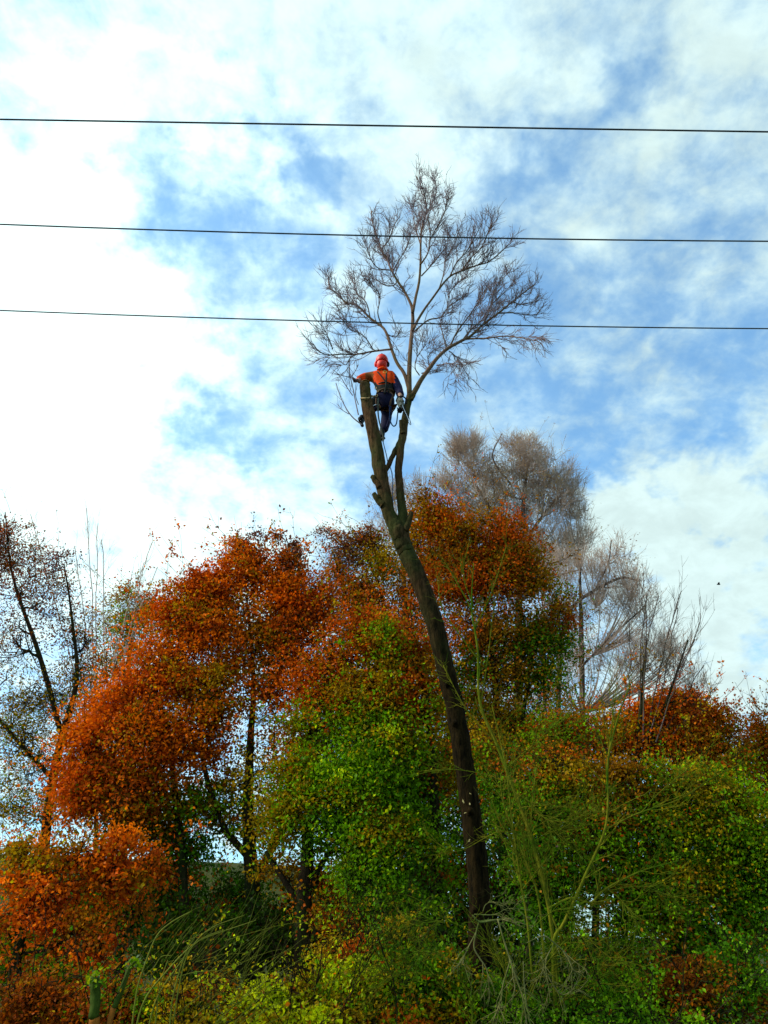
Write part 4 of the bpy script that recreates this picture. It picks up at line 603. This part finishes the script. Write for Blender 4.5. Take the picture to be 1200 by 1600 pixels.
stems_thing('sapling', 'thin green bare stems bending up from the brush right of the tall trunk', 'sapling', 9.6,
  [[(830, 1470, 5), (812, 1380, 4.6), (800, 1290, 4), (790, 1200, 3), (770, 1100, 1.8)], [(850, 1500, 5), (838, 1400, 4.5), (815, 1330, 4), (790, 1260, 3), (780, 1230, 2)], [(880, 1480, 4), (850, 1400, 4), (830, 1300, 3), (835, 1200, 2)]],
  [[(805, 1240, 3), (830, 1255, 2.6), (860, 1285, 2), (900, 1300, 1.3)], [(795, 1270, 2.6), (830, 1260, 2.4), (860, 1290, 2), (855, 1330, 1.4)], [(790, 1200, 2.6), (840, 1160, 2), (880, 1120, 1.4)], [(815, 1330, 2.4), (870, 1290, 2), (930, 1270, 1.2)]], 62, kids=24, kl=.55, n2=4)
stems_thing('dead_branch', 'pale broken dead branch hanging over the foot of the tall trunk', 'branch', 9.0,
  [[(738, 1430, 3), (752, 1440, 4.5), (775, 1438, 4), (800, 1436, 3)]],
  [[(748, 1442, 3), (742, 1475, 3.4), (752, 1498, 3), (760, 1512, 2.4), (766, 1536, 1.6)], [(741, 1460, 2.4), (728, 1485, 2.2), (721, 1508, 1.6)], [(757, 1425, 1.6), (759, 1413, 1.6), (770, 1411, 1.4), (790, 1417, 1.3)], [(742, 1430, 2.4), (770, 1431, 2.4), (790, 1420, 1.6), (812, 1418, 1.5)]], 63, m='dead', kids=7, kl=.28, up=-.03, foot=False)
stems_thing('dead_branch', 'long pale dead stem slanting down right of the tall trunk foot', 'branch', 8.8,
  [[(778, 1435, 3), (790, 1480, 3.6), (802, 1515, 3.6), (818, 1560, 3), (824, 1610, 3)]], [[(796, 1500, 2.4), (788, 1540, 2.4), (782, 1560, 2), (768, 1600, 1.6)], [(815, 1500, 2), (822, 1550, 3), (828, 1610, 3)]], 64, m='dead', kids=9, kl=.3, up=-.04, foot=False)
stems_thing('dead_branch', 'curved pale dead branch drooping over the brush, right of the slanting stem', 'branch', 9.0,
  [[(825, 1475, 2), (850, 1464, 3), (866, 1474, 3.4), (885, 1492, 3), (893, 1515, 2), (894, 1535, 1.4)]], [[(845, 1495, 2), (862, 1530, 2.6), (878, 1553, 2), (900, 1545, 1.4)], [(866, 1474, 2), (850, 1500, 2), (842, 1535, 1.6)]], 65, m='dead', kids=10, kl=.3, up=-.03, foot=False)
stems_thing('brush', 'tangled green brush of fine bare twigs around the tall trunk foot', 'shrub', 9.3,
  [[(740, 1640, 4), (735, 1560, 3.4), (700, 1500, 2.6), (660, 1480, 1.5)], [(800, 1640, 4), (830, 1540, 3), (880, 1470, 2)], [(860, 1640, 4), (880, 1560, 3), (950, 1520, 2)], [(780, 1640, 4), (790, 1540, 3), (770, 1470, 1.8)]],
  [[(700, 1530, 2), (660, 1520, 1.8), (600, 1530, 1.2)], [(760, 1470, 2), (700, 1440, 1.8), (640, 1445, 1.2)], [(830, 1520, 2), (900, 1500, 1.8), (1000, 1505, 1.2)], [(820, 1460, 2), (870, 1420, 1.8), (900, 1440, 1.2)]], 66, kids=26, kl=.5, up=.0, n2=4)
# dry arching stems lower left
rs = np.random.RandomState(70); rd_ = empty('dry_grass', (*P(220, 1600, 8.5)[:2], 0), 'tall dry stems arching right beside the yellow green bush', 'plant')
for pts in ([(203, 1640, 3), (212, 1560, 2.6), (222, 1520, 2.4), (243, 1466, 2.2), (265, 1443, 1.8), (298, 1424, 1.2)], [(205, 1640, 3), (225, 1565, 3), (262, 1516, 2.6), (300, 1478, 2.2), (330, 1462, 1.8), (400, 1438, 1.2)], [(225, 1640, 2.6), (245, 1560, 2.4), (285, 1500, 2.2), (310, 1470, 1.6), (350, 1452, 1)],
            [(270, 1600, 2.4), (284, 1520, 2.2), (300, 1480, 2), (330, 1450, 1.4), (382, 1430, 1)], [(262, 1650, 2.4), (270, 1560, 2.4), (290, 1490, 2), (304, 1466, 1.2)], [(222, 1527, 1.6), (240, 1512, 1.6), (252, 1495, 1.4), (268, 1493, 1)], [(275, 1528, 1.6), (300, 1520, 1.4), (340, 1516, 1)], [(240, 1640, 2), (243, 1600, 2), (250, 1540, 1.6), (262, 1500, 1)]):
    add_obj('stem', limb_mesh('stem', trace(pts, 8.5), M['straw'], 6, rs=rs), rd_)
bag = Bag()
for i in range(110):
    px = rs.uniform(215, 400); py = rs.uniform(1480, 1640) - (px - 215) * .12; b = P(px, py, 8.5 + rs.uniform(-.5, .8))[None]
    nd, rd = sprout(rs, b, np.array([[.5, 0, .8]]), rs.uniform(.25, .8, 1), np.full(1, .0028), 7, -.04, .08, rs.uniform(0, .6, 1), np.array([[1., 0, 0]]), .15); bag.add(nd, rd, 3)
add_obj('blades', bag.mesh('blades', M['straw']), rd_, kind='stuff')
# lopped stems with fresh growth, bottom left
M['moss'] = plain('mossy_bark', (.045, .07, .006), .9, var=.5, scale=22, bump=.6); M['orangewood'] = plain('orange_bark', (.28, .09, .01), .85, var=.6, scale=26, bump=.6)
for lab, pts, w in (('short upright lopped stem with a tuft of green on top, bottom left', [(148, 1650, 17), (148, 1590, 16), (149, 1555, 15), (149, 1527, 15)], 1), ('slanting lopped stem with green growth on its tip, right of the upright one', [(165, 1620, 8), (178, 1575, 8), (192, 1540, 8), (203, 1512, 6), (212, 1502, 3)], 2)):
    rows = trace(pts, 8.7); e = empty('lopped_stem', (rows[0][0], rows[0][1], 0), lab, 'stump', 'lopped stems in the lower left undergrowth')
    lo = [[rows[0][0] - (.2 if w == 2 else 0), rows[0][1], -.05, rows[0][3]]] + rows[:2]; add_obj('stem', limb_mesh('stem', lo, M['orangewood'], 10, n=20, rough=.09, rs=rs), e, label='orange brown lower part'); add_obj('mossy_tip', limb_mesh('mossy_tip', rows[1:], M['moss'], 10, n=16, rough=.09, rs=rs), e)
    c = np.array(rows[-1][:3]); pos = c + rs.normal(0, 1, (70 if w == 1 else 40, 3)) * np.array([.05, .05, .05 if w == 1 else .03]); pos[:, 2] -= .02
    V, F, K = leaves(rs, pos, .05, (0, -.5, .5), palette(rs, [(GR, 3), (YG, 2), ((.2, .3, .12), 1)], len(pos)) * .7); add_obj('sprouts', quads('sprouts', V, F, M['leaf'], K, False), e, kind='stuff')
# grass blades over the near ground
ng = 34000; gx = rs.uniform(-9, 9, ng); gy = rs.uniform(4.5, 15, ng); h = rs.uniform(.12, .4, ng); gzv = np.array([gz(a, b) for a, b in zip(gx, gy)])
a = rs.uniform(0, 6.28, ng); wv = np.stack([np.cos(a), np.sin(a), 0 * a], 1) * .005; ln = rs.normal(0, .3, (ng, 2)) * h[:, None]; B0 = np.stack([gx, gy, gzv], 1)
V = np.empty((ng, 4, 3)); V[:, 0] = B0 - wv; V[:, 1] = B0 + wv; V[:, 2] = B0 + np.stack([ln[:, 0], ln[:, 1], h], 1) + wv * .2; V[:, 3] = V[:, 2] - wv * .4
add_obj('grass', quads('grass', V.reshape(-1, 3), np.arange(ng * 4).reshape(ng, 4), M['leaf'], np.repeat(palette(rs, [(YG, 2), (OL, 3), (GR, 3)], ng), 4, 0), False), kind='stuff')

# ---------------------------------------------------------------- the climber
M['skin'] = plain('skin', (.45, .24, .16), .5, var=.1); M['red'] = plain('helmet_red', (.85, .025, .004), .5, var=.08, scale=8)
M['orange'] = plain('jacket_orange', (.95, .075, .003), .75, var=.14, scale=14, bump=.5); M['sleeve'] = plain('jacket_sleeve_brown', (.30, .09, .02), .8, var=.25, scale=14, bump=.5)
M['navy'] = plain('jacket_navy', (.022, .020, .060), .8, var=.3, scale=14, bump=.5); M['char'] = plain('jacket_charcoal', (.028, .030, .026), .8, var=.3, scale=14, bump=.5)
M['trouser'] = plain('trouser_navy', (.010, .009, .032), .8, var=.4, scale=14, bump=.6); M['black'] = plain('black_rubber', (.012, .012, .014), .6)
M['glove'] = plain('work_glove', (.05, .025, .035), .8); M['strap'] = plain('harness_strap', (.10, .055, .03), .7); M['web'] = plain('grey_green_webbing', (.10, .11, .08), .7)
M['tan'] = plain('tan_cord', (.50, .33, .15), .7); M['ropeblue'] = plain('blue_rope', (.012, .045, .12), .7); M['alu'] = plain('aluminium', (.7, .72, .75), .3, 1.0, var=.05)
M['yel'] = plain('yellow_ring', (.75, .45, .03), .5); M['saw'] = plain('saw_grey_plastic', (.17, .17, .13), .5, var=.3, scale=20); M['sawo'] = plain('saw_beige_cover', (.28, .24, .15), .5, var=.2, scale=20)
PY = 10.86
def skin(name, verts, edges, mats, parent, sub=2, pick_=None, root=0, fold=0.0):
    """one continuous surface grown round joints (px,py,dY,radius m)"""
    vs = [Vector(P(v[0], v[1], PY + v[2])) for v in verts]; me = bpy.data.meshes.new(name); me.from_pydata([tuple(v) for v in vs], edges, [])
    o = bpy.data.objects.new(name, me); sc.collection.objects.link(o)
    sk = o.modifiers.new('s', 'SKIN'); sk.use_smooth_shade = True; sl = me.skin_vertices[0].data
    for i, v in enumerate(verts):
        r = v[3]; sl[i].radius = (r, v[4] if len(v) > 4 else r); sl[i].use_root = (i == root)
    ss = o.modifiers.new('d', 'SUBSURF'); ss.levels = sub; ss.render_levels = sub
    dg = bpy.context.evaluated_depsgraph_get(); nm = bpy.data.meshes.new_from_object(o.evaluated_get(dg)); bpy.data.objects.remove(o); nm.name = name
    nm.materials.clear()
    for m in mats: nm.materials.append(m)
    if fold:
        rs = np.random.RandomState(3); f0 = rs.normal(0, 1, (6, 3)) * 14; ph = rs.uniform(0, 6, 6)
        for v in nm.vertices:
            v.co += v.normal * fold * sum(math.sin(float(np.dot(f0[q], v.co)) + ph[q]) for q in range(6)) / 2.5
    for p in nm.polygons:
        p.use_smooth = True
        if pick_: p.material_index = pick_(p.center)
    return add_obj(name, nm, parent)
def px_of(c):
    x, y, z = c[0], c[1], c[2] - CH; dpt = y * CP + z * SP; return 600 + FPX * x / dpt, 800 - FPX * (-y * SP + z * CP) / dpt
hp = P(602, 628, PY)
PE = empty('person', tuple(P(597, 684, PY)), 'tree climber seen from behind in red helmet and orange and navy jacket', 'person')
J = {'pel': (602.5, 626, 0, .125), 'waist': (602.5, 612, .02, .12), 'chest': (600.5, 596, .04, .15), 'nb': (598.5, 583, .04, .075), 'neck': (597.5, 577, .03, .055), 'head': (596.8, 568, .02, .088), 'top': (596.6, 560, .02, .085),
     'ls': (586.5, 586.5, .02, .068), 'le': (570, 589.5, .05, .052), 'lh': (558, 595, -.10, .034), 'rsh': (613, 588, .03, .068), 're': (620.5, 603.5, -.02, .05), 'rh': (626.5, 621, -.22, .034),
     'rhip': (607, 634, .02, .092), 'rk': (602.5, 655, .10, .062), 'ra': (599, 675, 0, .042), 'lhip': (597, 633, .03, .092), 'lk': (584, 636, .26, .07), 'la': (569, 653, .22, .042)}
ks = list(J); K = {k: i for i, k in enumerate(ks)}; E = [(K[a], K[b]) for a, b in (('pel', 'waist'), ('waist', 'chest'), ('chest', 'nb'), ('nb', 'neck'), ('neck', 'head'), ('head', 'top'), ('chest', 'ls'), ('ls', 'le'), ('le', 'lh'),
     ('chest', 'rsh'), ('rsh', 're'), ('re', 'rh'), ('pel', 'rhip'), ('rhip', 'rk'), ('rk', 'ra'), ('pel', 'lhip'), ('lhip', 'lk'), ('lk', 'la'))]
skin('body', [J[k] for k in ks], E, [M['skin']], PE)
def sub(keys, edges, grow, name, mats, pick_=None, fold=.008):
    ix = {k: i for i, k in enumerate(keys)}
    return skin(name, [(*J[k][:3], J[k][3] + grow) for k in keys], [(ix[a], ix[b]) for a, b in edges], mats, PE, pick_=pick_, fold=fold)
def jpick(c):
    x, y = px_of(c)
    if x < 583.5: return 1 if x > 571 or y > 594 else 0
    if x > 616.5: return 2
    if y < 598.5: return 0
    return 3 if x < 614 else 2
J['cuffl'] = (559.5, 594, -.06, .036); J['cuffr'] = (626, 618.5, -.17, .036)
J['hem'] = (602.5, 619, .01, .125)
sub(['hem', 'waist', 'chest', 'nb', 'ls', 'le', 'cuffl', 'rsh', 're', 'cuffr'], [('hem', 'waist'), ('waist', 'chest'), ('chest', 'nb'), ('chest', 'ls'), ('ls', 'le'), ('le', 'cuffl'), ('chest', 'rsh'), ('rsh', 're'), ('re', 'cuffr')], .034, 'jacket', [M['orange'], M['sleeve'], M['navy'], M['char']], jpick)
sub(['pel', 'waist', 'rhip', 'rk', 'ra', 'lhip', 'lk', 'la'], [('pel', 'waist'), ('pel', 'rhip'), ('rhip', 'rk'), ('rk', 'ra'), ('pel', 'lhip'), ('lhip', 'lk'), ('lk', 'la')], .022, 'trousers', [M['trouser']])
def blob(name, c, sx, sy, sz, m, parent, rot=None, cut=None, seg=24):
    bm = bmesh.new(); bmesh.ops.create_uvsphere(bm, u_segments=seg, v_segments=seg // 2, radius=1)
    if cut is not None:
        bmesh.ops.delete(bm, geom=[v for v in bm.verts if v.co.z < cut], context='VERTS')
    mx_ = Matrix.Translation(Vector(c)) @ (rot or Matrix()) @ Matrix.Diagonal((sx, sy, sz, 1)); bmesh.ops.transform(bm, matrix=mx_, verts=bm.verts)
    me = bpy.data.meshes.new(name); bm.to_mesh(me); bm.free(); me.materials.append(m)
    for p in me.polygons: p.use_smooth = True
    return add_obj(name, me, parent)
def tube(name, pts, r, m, parent=None, n=24, sides=8, closed=False):
    rows = [[*p, r] for p in pts]
    return add_obj(name, limb_mesh(name, rows, m, sides, n=n, cap=True), parent)
hc = P(596.7, 565.5, PY + .02)
he = blob('helmet', hc + np.array([0, 0, .015]), .112, .14, .125, M['red'], PE, cut=-.35)
tube('brim', [hc + np.array([.113 * math.cos(a), .02 + .143 * math.sin(a), -.028]) for a in np.linspace(0, 2 * math.pi, 17)], .009, M['red'], he, n=48)
tube('ridge', [hc + np.array([0, .14 * math.cos(a), .015 + .127 * math.sin(a)]) for a in np.linspace(.5, 2.5, 9)], .010, M['black'], he, n=20)
blob('neck_guard', hc + np.array([0, -.04, -.085]), .092, .085, .105, M['red'], he)
for sx in (-1, 1): blob('ear_defender', hc + np.array([sx * .108, .01, -.045]), .028, .042, .055, M['red'] if sx < 0 else M['black'], PE)
# hands in gloves, five bent fingers each
for side, (hx, hy, hd), dirn in (('l', (558, 595, -.10), (-.55, -.45, -.35)), ('r', (626.5, 622, -.24), (.15, -.1, -1))):
    c = np.array(P(hx, hy, PY + hd)); d = unit(np.array(dirn)); s_ = unit(np.cross(d, [0, 1, 0])); up_ = np.cross(s_, d)
    g = blob('glove', c + d * .03, .045, .028, .052, M['glove'], PE, rot=Vector(d).to_track_quat('Z', 'Y').to_matrix().to_4x4())
    for q, (off, ln) in enumerate(((-.03, .062), (-.01, .075), (.01, .078), (.03, .068))):
        b0_ = c + d * .055 + s_ * off; tube('finger', [b0_, b0_ + d * ln * .5 - up_ * .008, b0_ + d * ln * .8 - up_ * .03, b0_ + d * ln * .85 - up_ * .05], .0105, M['glove'], g, n=9, sides=6)
    b0_ = c + d * .01 + s_ * -.042; tube('thumb', [b0_, b0_ + d * .03 - s_ * .025, b0_ + d * .055 - s_ * .03 - up_ * .015], .0125, M['glove'], g, n=8, sides=6)
def boot(ax, ay, ad, toe):
    c = np.array(P(ax, ay, PY + ad)); t_ = unit(np.array(toe)); verts = [(0, 0, .10), (0, 0, 0)]
    me = bpy.data.meshes.new('boot'); pts = [c + np.array([0, 0, .10]), c + np.array([0, 0, .0]), c + np.array([0, 0, -.045]), c + t_ * .09 + np.array([0, 0, -.06]), c + t_ * .18 + np.array([0, 0, -.07])]
    me.from_pydata([tuple(p) for p in pts], [(0, 1), (1, 2), (2, 3), (3, 4)], []); o = bpy.data.objects.new('boot', me); sc.collection.objects.link(o)
    o.modifiers.new('s', 'SKIN'); ss = o.modifiers.new('d', 'SUBSURF'); ss.levels = 2; ss.render_levels = 2
    for i, r in enumerate(((.056, .056), (.052, .052), (.05, .05), (.048, .04), (.042, .028))): me.skin_vertices[0].data[i].radius = r
    nm = bpy.data.meshes.new_from_object(o.evaluated_get(bpy.context.evaluated_depsgraph_get())); bpy.data.objects.remove(o); nm.materials.clear(); nm.materials.append(M['black'])
    for p in nm.polygons: p.use_smooth = True
    b = add_obj('boot', nm, PE)
    sole = c + np.array([0, 0, -.1]); tube('sole', [sole - t_ * .05, sole + t_ * .06, sole + t_ * .19 - np.array([0, 0, .005])], .03, M['black'], b, n=8)
    return b
boot(597, 678, -.02, (-.75, .5, -.25)); boot(565.5, 655.5, .16, (-.15, -.9, -.1))
# harness
hb = P(602.5, 616, PY + .01); ring_ = lambda c, rx, ry, tilt=0: [c + np.array([rx * math.cos(a), ry * math.sin(a), tilt * math.cos(a)]) for a in np.linspace(0, 2 * math.pi, 17)]
har = tube('harness', ring_(hb, .148, .15, .01), .02, M['strap'], PE, n=48)
hb2 = P(601.5, 606, PY + .02); tube('back_pad', ring_(hb2, .153, .155), .012, M['char'], har, n=40)
for a_, b_, m in (((588, 622), (592, 640), 'strap'), ((614, 618), (610, 642), 'strap')):
    tube('leg_strap', [P(a_[0], a_[1], PY - .11), P((a_[0] + b_[0]) / 2 - 2, (a_[1] + b_[1]) / 2, PY - .12), P(b_[0], b_[1], PY - .07)], .014, M[m], har, n=12)
tube('back_strap', [P(590, 581, PY - .12), P(597, 589, PY - .16), P(604, 600, PY - .165), P(608, 614, PY - .13)], .013, M['char'], har, n=16)
tube('back_strap', [P(604, 581, PY - .11), P(603.5, 592, PY - .165), P(603, 603, PY - .165), P(601, 615, PY - .14)], .016, M['char'], har, n=16)
tube('collar', [np.array(P(598, 580.5, PY + .02)) + np.array([.085 * math.cos(a), .09 * math.sin(a), .01]) for a in np.linspace(0, 2 * math.pi, 15)], .022, M['orange'], PE, n=36)
dc = P(601.5, 581.5, PY - .14); tube('ring', [dc + np.array([.028 * math.cos(a), 0, .028 * math.sin(a)]) for a in np.linspace(0, 2 * math.pi, 13)], .006, M['yel'], har, n=24)
for cx_, cy_, rr in ((587, 606.5, .03), (590, 611, .028), (588.5, 618, .03)):
    dc = P(cx_, cy_, PY - .15); tube('carabiner', [dc + np.array([rr * .6 * math.cos(a), .01 * math.sin(a), rr * math.sin(a)]) for a in np.linspace(0, 2 * math.pi, 13)], .006, M['tan'], har, n=24)
dc = P(583.5, 634, PY - .12); tube('buckle', [P(579.5, 635.5, PY - .12), P(584, 633.5, PY - .13), P(589, 632, PY - .12)], .009, M['alu'], har, n=8)
tube('leg_pouch', [P(586, 620, PY - .02), P(584, 628, PY - .02), P(583, 634, PY - .02)], .045, M['char'], har, n=8)
def thing_tube(name, pts, r, m, label, cat, n=40, sides=8):
    o = tube(name, pts, r, m, None, n=n, sides=sides); o['label'] = label; o['category'] = cat; return o
lc = [P(586, 618, PY - .13), P(580, 620, PY - .2), P(574, 622, 10.6 - .17), P(566, 622, 10.6 - .1), P(563.5, 623, 10.6 + .05), P(570, 620, 10.6 + .15), P(582, 618, PY - .02)]
thing_tube('lanyard', lc, .010, M['tan'], 'tan positioning lanyard looped round the sawn left limb from the climbing harness', 'rope')
thing_tube('saw_strop', [P(610, 632, PY - .10), P(609.3, 640, PY - .12), P(609, 651, PY - .12), P(611, 661, PY - .12), P(615.3, 666, PY - .12), P(619.3, 662, PY - .2), P(621, 650, PY - .28), P(621.8, 640, PY - .3), P(620.5, 637, PY - .3)], .0105, M['ropeblue'],
           'dark blue rope hanging in a U loop between harness and chainsaw', 'rope')
thing_tube('webbing_strap', [P(591, 622, PY - .15), P(590.5, 636, PY - .16), P(591.5, 652, PY - .15), P(595, 668, PY - .13), P(599, 684, PY - .1), P(598.5, 690, PY - .1)], .012, M['web'], 'grey green strap hanging down the back of the climber’s leg'.replace('’', "'"), 'strap')
thing_tube('climbing_rope', [P(598, 688, PY - .1), P(601, 700, PY - .1), P(604, 712, PY - .1), P(606, 722, PY - .05), P(611, 734, PY + .1), P(613.5, 748, PY + .1), P(613.5, 764, PY + .1), P(614, 790, PY + .15)], .0075, M['ropeblue'],
           'dark climbing rope hanging below the boots into the fork', 'rope', n=60)
for a0, b0_ in (((608, 633), (603.5, 668)), ((611, 634), (605.5, 673))):
    p0, p1 = P(*a0, PY - .1), P(*b0_, PY - .1); tube('strap_end', [p0, (p0 + p1) / 2 + np.array([.03, 0, 0]), p1], .009, M['navy'], har, n=12)
# chainsaw
cs_ = P(626.5, 632, PY - .30); CSW = empty('chainsaw', tuple(cs_), 'small grey chainsaw held low in the right hand with its bar pointing down', 'chainsaw')
def rbox(name, c, size, rot, m, parent, bev=.02):
    bm = bmesh.new(); bmesh.ops.create_cube(bm, size=1); bmesh.ops.scale(bm, vec=size, verts=bm.verts); bmesh.ops.bevel(bm, geom=bm.edges[:], offset=bev, segments=3, affect='EDGES')
    bmesh.ops.transform(bm, matrix=Matrix.Translation(Vector(c)) @ rot, verts=bm.verts); me = bpy.data.meshes.new(name); bm.to_mesh(me); bm.free(); me.materials.append(m); return add_obj(name, me, parent)
pa, pb = np.array(P(629, 634, PY - .36)), np.array(P(641, 661, PY - .40)); dv = unit(pb - pa); rq = Vector(dv).to_track_quat('Z', 'Y').to_matrix().to_4x4()
bd = rbox('housing', cs_, (.16, .11, .21), rq, M['saw'], CSW, .035); rbox('top_cover', cs_ + np.array([-.01, -.03, .04]), (.13, .09, .12), rq, M['sawo'], CSW, .03); rbox('rear_guard', cs_ + np.array([-.02, 0, -.12]), (.12, .08, .05), rq, M['black'], CSW, .018)
tube('handle', [cs_ + np.array(q) for q in ((-.08, -.02, .05), (-.05, -.02, .13), (.02, -.02, .15), (.08, -.02, .10), (.085, -.02, .0))], .012, M['black'], CSW, n=20)
gb = rbox('guide_bar', (pa + pb) / 2, (.045, .006, float(np.linalg.norm(pb - pa))), rq, M['alu'], CSW, .0025)
tube('saw_chain', [pa + np.array([.024, 0, .01]), (pa + pb) / 2 + np.array([.024, 0, .008]), pb + np.array([.01, 0, -.012]), pb + np.array([-.014, 0, -.014]), (pa + pb) / 2 + np.array([-.024, 0, -.008]), pa + np.array([-.024, 0, -.01])], .005, M['black'], gb, n=30, sides=5)
# a small bird far off at the right
bc = P(1123, 913, 45); BD = empty('bird', tuple(bc), 'tiny dark bird flying far off against the pale cloud at right', 'bird')
blob('body', bc, .11, .05, .04, M['black'], BD, seg=12)
for sx in (-1, 1):
    me = bpy.data.meshes.new('wing'); w0 = np.array(bc) + np.array([0, 0, .03]); v = [w0 + np.array([-.07, 0, 0]), w0 + np.array([.08, 0, 0]), w0 + np.array([.02, sx * .12, .06]), w0 + np.array([-.03, sx * .22, .04]), w0 + np.array([-.06, sx * .1, .05])]
    v2 = [q + np.array([0, 0, -.012]) for q in v]; me.from_pydata([tuple(q) for q in v + v2], [], [(0, 1, 2, 3, 4), (9, 8, 7, 6, 5)] + [(i, (i + 1) % 5, 5 + (i + 1) % 5, 5 + i) for i in range(5)]); me.materials.append(M['black']); add_obj('wing', me, BD)
